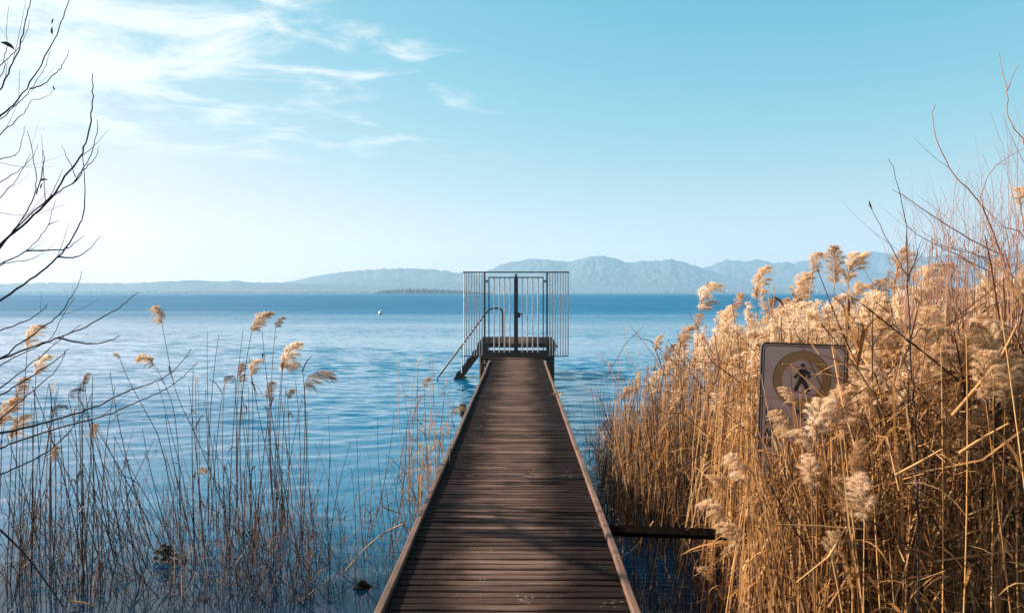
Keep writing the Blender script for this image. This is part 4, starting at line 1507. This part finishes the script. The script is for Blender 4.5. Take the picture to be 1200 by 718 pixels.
def plate(outline, y0, y1, name, mat, parent, mtx, hole=None):
    """flat plate with thickness in the x-z plane; hole: an inner outline of as many points"""
    mb = MB()
    n = len(outline)
    if hole:
        v = [(x, y0, z) for x, z in outline] + [(x, y0, z) for x, z in hole] + [(x, y1, z) for x, z in outline] + [(x, y1, z) for x, z in hole]
        f = []
        for i in range(n):
            j = (i + 1) % n
            f += [(i, j, n + j, n + i), (2 * n + j, 2 * n + i, 3 * n + i, 3 * n + j), (i, 2 * n + i, 2 * n + j, j), (n + j, 3 * n + j, 3 * n + i, n + i)]
        mb.raw(v, f)
    else:
        cx = sum(p[0] for p in outline) / n
        cz = sum(p[1] for p in outline) / n
        v = [(x, y0, z) for x, z in outline] + [(x, y1, z) for x, z in outline]
        mb.raw(v, [(i, (i + 1) % n, n + (i + 1) % n, n + i) for i in range(n)])
        mb.tri([(x, y0, z) for x, z in outline] + [(cx, y0, cz)], [(i, (i + 1) % n, n) for i in range(n)])
        mb.tri([(x, y1, z) for x, z in outline] + [(cx, y1, cz)], [((i + 1) % n, i, n) for i in range(n)])
    o = mb.build(name, mat)
    o.parent = parent
    o.matrix_local = mtx
    return o


panel = plate(rounded(SW, SH, 7 * S), -0.004, 0.004, 'panel', M['sign_white'], sign, board_m)
b1 = rounded(SW + 0.8 * S, SH + 0.8 * S, 7.5 * S)
b2 = rounded(SW - 1.0 * S, SH - 1.0 * S, 6.0 * S)
plate(b1, -0.008, 0.008, 'border', M['sign_black'], sign, board_m, b2)
b3 = rounded(SW - 2.6 * S, SH - 2.6 * S, 6.2 * S)
b4 = rounded(SW - 3.6 * S, SH - 3.6 * S, 5.4 * S)
plate(b3, -0.0052, -0.0038, 'border_line', M['sign_black'], sign, board_m, b4)


def circle(cx, cz, r, n=40):
    return [(cx + r * math.cos(i * 2 * math.pi / n), cz + r * math.sin(i * 2 * math.pi / n)) for i in range(n)]


ccx, ccz = -2 * S, 37.5 * S
plate(circle(ccx, ccz, 32.7 * S), -0.0055, -0.0038, 'ring', M['sign_ochre'], sign, board_m, circle(ccx, ccz, 22.8 * S))
plate(circle(ccx, ccz, 33.4 * S), -0.0052, -0.0038, 'ring_line', M['sign_black'], sign, board_m, circle(ccx, ccz, 32.75 * S))


def limb(pts, wid):
    """outline of a tapered stroke through pixel points (sign-centre units of S)"""
    a, b = [], []
    for i, (x, z) in enumerate(pts):
        q = pts[min(i + 1, len(pts) - 1)]
        p = pts[max(i - 1, 0)]
        dx_, dz_ = q[0] - p[0], q[1] - p[1]
        L = math.hypot(dx_, dz_)
        nx_, nz_ = -dz_ / L * wid[i] / 2, dx_ / L * wid[i] / 2
        a.append((x + nx_, z + nz_))
        b.append((x - nx_, z - nz_))
    return a, b


fig = MB()


def stroke(pts, wid):
    pts = [(ccx + x * S, ccz + z * S) for x, z in pts]
    wid = [q * S for q in wid]
    a, b = limb(pts, wid)
    v = []
    for yy in (-0.0065, -0.0039):
        v += [(x, yy, z) for x, z in a] + [(x, yy, z) for x, z in b]
    n = len(pts)
    f = []
    for i in range(n - 1):
        f += [(i, i + 1, n + i + 1, n + i), (2 * n + i + 1, 2 * n + i, 3 * n + i, 3 * n + i + 1), (i, 2 * n + i, 2 * n + i + 1, i + 1), (n + i + 1, 3 * n + i + 1, 3 * n + i, n + i)]
    f += [(0, n, 3 * n, 2 * n), (n - 1, 3 * n - 1, 4 * n - 1, 2 * n - 1)]
    fig.raw(v, f)


# walking figure: head, trunk, two arms, two legs
hd = circle(ccx + 0.5 * S, ccz + 16.2 * S, 2.7 * S, 14)
fig.tri([(x, -0.0065, z) for x, z in hd] + [(ccx + 0.5 * S, -0.0065, ccz + 16.2 * S)], [(i, (i + 1) % 14, 14) for i in range(14)])
fig.raw([(x, -0.0065, z) for x, z in hd] + [(x, -0.0039, z) for x, z in hd], [(i, (i + 1) % 14, 14 + (i + 1) % 14, 14 + i) for i in range(14)])
stroke([(0.6, 12.4), (0.4, 9), (0.2, 3.5), (0.0, 1.0)], [5.2, 8.8, 6.8, 6.2])
stroke([(-1.4, 10.6), (-5.5, 5.4), (-8.6, 1.8)], [4.2, 4.0, 3.4])
stroke([(2.4, 10.8), (7.6, 6.6), (8.4, 1.8)], [4.2, 4.0, 3.4])
stroke([(-0.6, 1.6), (-3.8, -5.5), (-7.2, -13)], [5.4, 4.8, 4.0])
stroke([(0.8, 1.6), (4.0, -5.5), (8.2, -14)], [5.4, 4.8, 4.0])
fo = fig.build('walking_figure', M['sign_black'])
fo.parent = sign
fo.matrix_local = board_m
for i, (txt, tz) in enumerate((((('NON', 6.5), ('PE', 41)), -6), ((('PRIVAT', 6.5), ('TI', 51)), -17), ((('APPR', 6.5), ('ELLI', 44), ('NUES', 68)), -29.5), ((('DI', 6.5), ('TO', 24), ('DI', 42)), -42), ((('S', 6.5), ('ITI', 20), ('VERSO', 38)), -54.5))):
    for word, wx in txt:
        cu_ = bpy.data.curves.new('lettering', 'FONT')
        cu_.body = word
        cu_.size = 12.0 * S
        cu_.extrude = 0.0008
        cu_.offset = 0.0024
        cu_.space_character = 1.0
        cu_.resolution_u = 2
        cu_.materials.append(M['sign_black'])
        tmp = bpy.data.objects.new('lettering', cu_)
        COL.objects.link(tmp)
        dg = bpy.context.evaluated_depsgraph_get()
        me = bpy.data.meshes.new_from_object(tmp.evaluated_get(dg))
        bpy.data.objects.remove(tmp)
        o = put('lettering', me, sign)
        o.matrix_local = board_m @ Matrix.Translation((-SW + wx * S, -0.0052, tz * S)) @ Matrix.Rotation(R(90), 4, 'X') @ Matrix.Diagonal((0.72, 1, 1, 1))
for sx in (-0.5, 0.5):
    mb = MB()
    mb.tube([(sx * SW, 0.03, -0.2), (sx * SW, 0.03, sc_.z + SH * 0.6)], 0.022, 8)
    mb.build('post', M['rust'], sign, True)

# ------------------------------------------------------------------ bare tree reaching in from the side
tree = thing('bare_tree', 'leafless dark tree whose curved branches reach in over the water', 'tree', (at(-95, 600, 3.3).x, 3.3, 0))
tl = Vector(tree.location)
trunk_pts = [at(-95, 1000, 3.3), at(-100, 600, 3.3), at(-92, 350, 3.3), at(-100, 100, 3.35), at(-96, -200, 3.4)]
trunk_pts[0].z = -0.2
mb = MB()
mb.tube([p - tl for p in smooth_path(trunk_pts, 14)], np.linspace(0.075, 0.03, 14), 9)
trunk_o = mb.build('trunk', M['bark'], tree, True)


def branch(pts, r_px, Y, spread, parent, origin, mat, root=None, name='branch', twigs=0, tip=0.35, seed=0):
    """a traced branch; root: a point on the trunk it grows from"""
    rnd = random.Random(seed)
    n0 = len(pts)
    P = [at(px, py, Y + spread * i / max(1, n0 - 1)) for i, (px, py) in enumerate(pts)]
    if root is not None:
        P = [root] + P
    n = max(8, 4 * len(P))
    path = smooth_path(P, n)
    r = r_px * Y / FPX / 2
    rad = [r * (1.35 - (1.35 - tip) * (i / (n - 1)) ** 0.9) for i in range(n)]
    mb = MB()
    # knots and slight zigzag of real twigs
    jit = [p + Vector((rnd.gauss(0, 0.0016), rnd.gauss(0, 0.003), rnd.gauss(0, 0.0016))) for p in path]
    mb.tube([p - origin for p in jit], [q * rnd.uniform(0.9, 1.12) for q in rad], 6)
    o = mb.build(name, mat, parent, True)
    for _ in range(twigs):
        i = rnd.randrange(n // 3, n - 2)
        p = path[i]
        tg = (path[i + 1] - path[i]).normalized()
        ang = rnd.choice((-1, 1)) * rnd.uniform(0.25, 0.7)
        dr = Vector((tg.x * math.cos(ang) - tg.z * math.sin(ang), tg.y + rnd.uniform(-0.4, 0.4), tg.x * math.sin(ang) + tg.z * math.cos(ang))).normalized()
        ln = rnd.uniform(0.06, 0.24)
        q = [p + dr * ln * t + Vector((0, 0, 0.25 * ln * t * t)) - origin for t in (0, 0.35, 0.7, 1.0)]
        mbt = MB()
        rt = rad[i] * 0.45
        mbt.tube(q, [rt, rt * 0.85, rt * 0.6, rt * 0.3], 4)
        mbt.build('twig', mat, o, True)
    return o, path


LEFT = [  # pixel trace, thickness px, twigs
    ([(0, 103), (15, 73), (25, 48), (31, 22), (36, 0), (38, -20)], 1.9, 2),
    ([(0, 137), (15, 123), (33, 100), (58, 58), (73, 25), (81, 0), (85, -20)], 2.0, 2),
    ([(0, 140), (22, 120), (40, 100), (53, 78), (60, 58)], 1.3, 1),
    ([(0, 158), (15, 145), (30, 130), (38, 118), (53, 115), (65, 105)], 1.3, 1),
    ([(0, 78), (15, 64), (28, 45), (35, 23)], 1.3, 1),
    ([(0, 90), (5, 68), (8, 50), (9, 8)], 1.1, 1),
    ([(0, 287), (33, 259), (60, 232), (78, 205), (96, 180), (104, 155), (108, 125), (109.5, 105), (108, 86)], 2.7, 3),
    ([(0, 290), (11, 276), (42, 246), (63, 228), (84, 216), (97.5, 199), (107, 179), (114, 155), (113.5, 140)], 2.0, 1),
    ([(0, 310), (22, 299), (42, 283), (56, 263), (65, 235)], 1.7, 2),
    ([(0, 312), (6, 308), (31, 305), (47, 298), (63.5, 287)], 1.4, 1),
    ([(0, 352), (36, 327), (64, 305), (84, 280), (96, 255), (100, 224), (96, 182)], 2.4, 1),
    ([(0, 291), (17, 269), (33, 244), (42, 221), (40, 193), (32.5, 154)], 1.9, 2),
    ([(0, 186), (19.5, 181), (26, 160), (29, 148)], 1.2, 1),
    ([(0, 214), (19, 202), (36, 186), (46, 170)], 1.3, 1),
    ([(0, 231), (17, 213), (30, 192), (36, 180)], 1.3, 1),
    ([(0, 250), (20, 252), (44, 250), (75, 239)], 0.9, 0),
    ([(0, 387.5), (30, 376), (48, 365), (56, 356)], 1.7, 1),
    ([(0, 420), (28, 399), (58, 378), (75, 361), (89, 338), (97, 317)], 1.9, 1),
    ([(0, 421), (38, 406), (68, 396), (100, 382.5), (130, 366), (150, 352), (162, 342)], 2.2, 0),
    ([(0, 428), (35, 410), (58, 398), (75, 368), (88, 348)], 1.5, 1),
    ([(0, 455), (25, 435), (50, 415), (75, 395), (95, 380)], 1.8, 1),
    ([(0, 463), (38, 440), (70, 418), (81, 408)], 1.8, 1),
    ([(0, 490), (23, 470), (50, 448), (68, 430), (78, 412)], 1.9, 1),
    ([(0, 507), (38, 499), (75, 488), (108, 478), (130, 467), (155, 456), (180, 448), (205, 433), (223, 410)], 2.4, 1),
    ([(0, 525), (15, 519), (63, 503), (100, 493), (130, 484), (160, 471), (188, 459), (213, 443), (232, 423)], 2.2, 1),
    ([(0, 556), (36, 540), (68, 519), (95, 488), (109, 458)], 1.9, 1),
]
made = []
for i, (pts, r_, tw) in enumerate(LEFT):
    x0, y0 = pts[0]
    x1, y1 = pts[1]
    sl = (y1 - y0) / max(6, (x1 - x0))
    sl = max(-1.2, min(0.2, sl))
    root = at(-96, y0 - sl * 70 + 25, 3.32)
    mid = (-45, y0 - sl * 48)
    o, path = branch([mid] + pts, r_, 3.28 + 0.05 * math.sin(i * 2.1), -0.25 + 0.45 * (i % 5) / 4, tree, tl, M['bark'], root, 'branch', tw, 0.35, i)
    made.append((o, path))


def sub_branch(pts, r_, host):
    o, path = branch(pts, r_, 3.2, 0.02, host, tl, M['bark'], None, 'twig', 0, 0.4, len(pts))
    return o


sub_branch([(36, 104), (50, 99), (65, 86), (75, 73), (81, 58)], 1.3, made[1][0])
sub_branch([(56, 263), (63, 260.5), (70, 258)], 1.0, made[8][0])
sub_branch([(68, 301), (84, 301.5), (103, 294), (118, 277)], 1.6, made[10][0])
sub_branch([(31, 294), (72, 292), (89, 284), (99, 276)], 1.4, made[8][0])
sub_branch([(42, 227), (51.5, 193), (52, 177)], 1.3, made[11][0])
sub_branch([(88, 207), (78, 182), (73, 170)], 0.9, made[7][0])
sub_branch([(84, 216), (100, 196), (113, 184), (116, 171)], 1.2, made[7][0])
sub_branch([(68, 396), (100, 402), (130, 399), (140, 393)], 1.7, made[18][0])


LR = random.Random(8)
lc = Vector((-0.05, 5.15, DECK)) + sun_dir * 5.6  # unseen limb, added towards the sun to throw streaked shadows on the deck
lp = [Vector((-2.47, 3.36, 2.6)), Vector((-3.4, 4.0, 3.0)), lc + Vector((0.35, -0.7, 0)), lc, lc + Vector((-0.4, 0.5, 0.15))]
lpath = smooth_path(lp, 16)
mb = MB()
mb.tube([p - tl for p in lpath], np.linspace(0.035, 0.008, 16), 7)
shade_limb = mb.build('branch', M['bark'], tree, True)
for i in range(26):
    p = lpath[LR.randrange(9, 15)] + Vector((LR.gauss(0, 0.12), LR.gauss(0, 0.10), LR.gauss(0, 0.05)))
    ln = LR.uniform(0.15, 0.5)
    q = [p, p + Vector((LR.gauss(0, 0.05), LR.gauss(0, 0.05), ln * LR.choice((-1, 1)) * 0.6)), p + Vector((LR.gauss(0, 0.15), LR.gauss(0, 0.12), ln * LR.choice((-1, 1))))]
    mb = MB()
    mb.tube([v_ - tl for v_ in q], [0.008, 0.006, 0.003], 4)
    mb.ribbon([v_ - tl for v_ in (q[1], q[1].lerp(q[2], 0.5), q[2])], [0.02, LR.uniform(0.05, 0.10), 0.01], Vector((0.35, 0.93, 0.1)))  # broad strip added to each twig so its shadow shows
    mb.build('twig', M['bark'], shade_limb)


def dried(px, py, size, rot, host, bend=0.5):
    p = at(px, py, 3.2) - tl
    s = size * 3.2 / FPX
    mb = MB()
    c, sn = math.cos(rot), math.sin(rot)
    pts = []
    for t in np.linspace(-0.5, 0.5, 6):
        x, z = t, bend * (0.25 - t * t)
        pts.append((p.x + s * (x * c - z * sn), p.y + 0.01 * t, p.z + s * (x * sn + z * c)))
    mb.tube(pts, [s * q for q in (0.03, 0.10, 0.14, 0.13, 0.09, 0.02)], 6)
    mb.build('leaf', M['bark'], host, True)


dried(61.5, 25, 7, 1.5, made[1][0], 0.1)
dried(61.5, 36, 10, 1.75, made[1][0], 0.4)
dried(63, 103, 7, 2.1, made[3][0], 0.1)
dried(9, 54, 16, -0.5, made[0][0], 0.5)
dried(51, 212, 9, 0.3, made[11][0], 0.8)
dried(49, 218, 7, 1.5, made[11][0], 0.6)
dried(48, 294, 6, 0.0, made[8][0], 0.1)

# ------------------------------------------------------------------ bare shrub rising out of the dense stand
shrub = thing('bare_shrub', 'leafless shrub with thin reddish twigs rising out of the straw reeds', 'shrub', (at(1170, 500, 3.6).x, 3.6, 0))
sl_ = Vector(shrub.location)
foot = Vector((sl_.x, 3.6, 0.0))
RIGHT = [
    ([(1180, 420), (1182, 340), (1174, 300), (1150.5, 240.6), (1120, 207), (1100, 170), (1092.6, 137), (1096, 122.5)], 2.2, 2, 3.5),
    ([(1188, 420), (1206, 330), (1199, 277), (1177, 265), (1150.5, 241)], 1.8, 2, 3.5),
    ([(1186, 400), (1182, 310), (1170, 297), (1140, 281), (1094, 254), (1060, 230), (1045, 222)], 1.9, 2, 3.6),
    ([(1190, 420), (1212, 300), (1206, 200), (1199, 165), (1182, 140), (1180, 107), (1174, 83), (1170.5, 63)], 2.0, 1, 3.4),
    ([(1182, 410), (1172, 300), (1150.5, 241), (1152, 222), (1162, 200), (1178, 186), (1204, 172)], 1.5, 2, 3.5),
    ([(1190, 420), (1168, 330), (1130, 303), (1080, 278), (1062, 262), (1052, 246)], 1.4, 3, 3.6),
    ([(1192, 420), (1196, 340), (1170, 312), (1150, 300), (1105, 288), (1080, 270)], 1.5, 3, 3.7),
    ([(1196, 420), (1215, 330), (1200, 262), (1192, 215), (1194, 150)], 1.5, 3, 3.4),
]
rb = []
for i, (pts, r_, tw, Y) in enumerate(RIGHT):
    o, path = branch(pts, r_, Y, 0.1, shrub, sl_, M['twig_red'], foot + Vector((0.04 * math.sin(i * 3), 0.03 * math.cos(i * 2), 0.2)), 'branch', tw, 0.35, 100 + i)
    rb.append(o)
branch([(1180, 107), (1186, 93), (1192, 77)], 1.1, 3.4, 0.0, rb[3], sl_, M['twig_red'], None, 'twig', 0, 0.4, 5)
tr = random.Random(21)
for i in range(165):
    x0 = 1052 + 165 * tr.random() ** 0.75
    y0 = tr.uniform(315, 380)
    hgt = tr.uniform(50, 190) * (0.5 + 0.6 * (x0 - 1060) / 150)
    x1 = x0 + tr.gauss(0, 26)
    pts = [(x0, y0), (x0 + (x1 - x0) * 0.3 + tr.gauss(0, 4), y0 - hgt * 0.4), (x0 + (x1 - x0) * 0.6 + tr.gauss(0, 4), y0 - hgt * 0.75), (x1, y0 - hgt)]
    Y = tr.uniform(3.4, 4.4)
    branch(pts, tr.uniform(0.42, 0.8), Y, 0.05, shrub, sl_, M['twig_red'], Vector((at(x0 + tr.gauss(0, 14), 480, Y).x, Y, 0.3)), 'branch', tr.choice((1, 2, 3, 4)), 0.4, 300 + i)

# a darker stem of its own in front of the reeds
sap = thing('bare_sapling', 'thin dark upright sapling with forked side twigs before the straw reeds', 'sapling', (at(1076, 600, 3.1).x, 3.1, 0))
so = Vector(sap.location)
o, path = branch([(1075, 640), (1074, 540), (1072, 480), (1069, 440), (1065.7, 385), (1064, 325), (1062, 285), (1060, 254), (1050, 210), (1042, 185)], 2.3, 3.1, 0.05, sap, so, M['bark'], so.copy(), 'trunk', 3, 0.25, 77)
for pts in ([(1069, 440), (1058, 420), (1048, 395)], [(1070, 445), (1080, 425), (1090, 405)], [(1072, 478), (1060, 460), (1052, 445)], [(1073, 500), (1085, 485), (1095, 478)], [(1067, 404), (1052, 385), (1044, 360), (1040, 318)], [(1064, 325), (1052, 305), (1034, 270), (1020, 242)], [(1064, 330), (1074, 300), (1080, 280)], [(1066, 400), (1082, 380), (1096, 366)]):
    branch(pts, 1.2, 3.1, 0.03, sap, so, M['bark'], None, 'branch', 1, 0.4, int(pts[0][1]))
mb = MB()
c_ = at(1019.5, 240, 3.12) - so
mb.tube([c_ + Vector((0.008, 0, -0.018)), c_, c_ + Vector((-0.004, 0, 0.016))], [0.002, 0.0045, 0.001], 6)
mb.build('bud', M['bark'], sap, True)

# large dark dead blades standing up in the reeds
for pts, Y, wd, lab in (
    ([(985, 400), (995, 385), (1004, 368)], 4.4, 0.030, 'dark curled dead blade pointing up behind the sign'),
    ([(1006, 378), (1016, 386), (1025, 402), (1033, 422)], 4.0, 0.028, 'dark curved dead blade hanging down next to the sign'),
    ([(993, 345), (995, 362), (993, 385)], 4.6, 0.024, 'straight dark dead blade under the tall ginger plume'),
    ([(905, 347), (914, 352), (920, 362)], 4.6, 0.022, 'dark bent dead blade above the corner of the sign'),
):
    path = smooth_path([at(px, py, Y + 0.06 * i) for i, (px, py) in enumerate(pts)], 7)
    mb = MB()
    mb.ribbon([p - path[0] for p in path], [wd * q for q in (0.35, 0.8, 1, 1, 0.8, 0.45, 0.1)], Vector((0.8, 0.5, 0.3)).normalized())
    stem_ = MB()
    rt = thing('dead_blade', lab, 'leaf blade', tuple(path[0]), 0, 'dark dead blades in the dense stand')
    mb.build('blade', M['dark_leaf'], rt)
    stem_.tube([(0.03, 0.1, -path[0].z), (0.01, 0.03, -0.4), (0, 0, 0)], [0.004, 0.003, 0.002], 4)
    stem_.build('stem', M['dark_stem'], rt, True)

# ------------------------------------------------------------------ small things on the lake
by_ = water_y(368.5)
p = at(445, 368.5, by_)
buoy = thing('buoy', 'small white cone buoy floating far out on the lake', 'buoy', (p.x, p.y, 0))
mb = MB()
mb.tube([(0.0, 0, 0.08), (0.0, 0, 0.2), (0.05, 0, 0.34), (0.07, 0, 0.40)], [0.15, 0.12, 0.06, 0.02], 12)
mb.build('cone', M['white'], buoy, True)
mb = MB()
mb.tube([(0.05, 0, -0.1), (0.05, 0, 0.078)], [0.17, 0.19], 12)
mb.build('float', M['dark_steel'], buoy, True)
for px, py, Y, s, lab in ((77, 344, 1500, 1.0, 'tiny white sailboat off the far shore behind the branches'), (222, 344, 1700, 0.85, 'tiny white sailboat off the far shore beneath the low hill')):
    p = at(px, 343, Y)
    bt = thing('sailboat', lab, 'sailboat', (p.x, Y, 0), 0.4, 'sailboats off the far shore')
    mb = MB()
    mb.tube([(-3.4 * s, 0, 0.5), (-2 * s, 0, 0.4), (0, 0, 0.35), (2.2 * s, 0, 0.45), (4 * s, 0, 0.8)], [0.5 * s, 0.8 * s, 0.9 * s, 0.7 * s, 0.06], 8)
    mb.build('hull', M['white'], bt, True)
    mb = MB()
    mb.tube([(0.4 * s, 0, 0.9), (0.4 * s, 0, 9.5 * s)], 0.07, 6)
    mb.build('mast', M['dark_steel'], bt, True)
    mb = MB()
    mb.tri([(0.32 * s, 0, 1.6), (0.32 * s, 0, 9.2 * s), (-3.0 * s, 0.5, 1.7), (0.32 * s, 0.02, 1.6), (0.32 * s, 0.02, 9.2 * s), (-3.0 * s, 0.52, 1.7)], [(0, 1, 2), (3, 5, 4)])
    mb.build('sail', M['white'], bt)

# ------------------------------------------------------------------ haze over the lake
HAZE = True
if HAZE:
    m, k, out = material('haze')
    pv = k.n('ShaderNodeVolumePrincipled')
    pv.inputs['Color'].default_value = (0.45, 0.72, 0.95, 1)
    pv.inputs['Density'].default_value = 0.00013
    pv.inputs['Anisotropy'].default_value = 0.2
    k.link(pv.outputs[0], out.inputs['Volume'])
    mb = MB()
    mb.box((-10500, -300, -6), (10500, 7350, 420))
    o = mb.build('haze', m)
    o['kind'] = 'stuff'
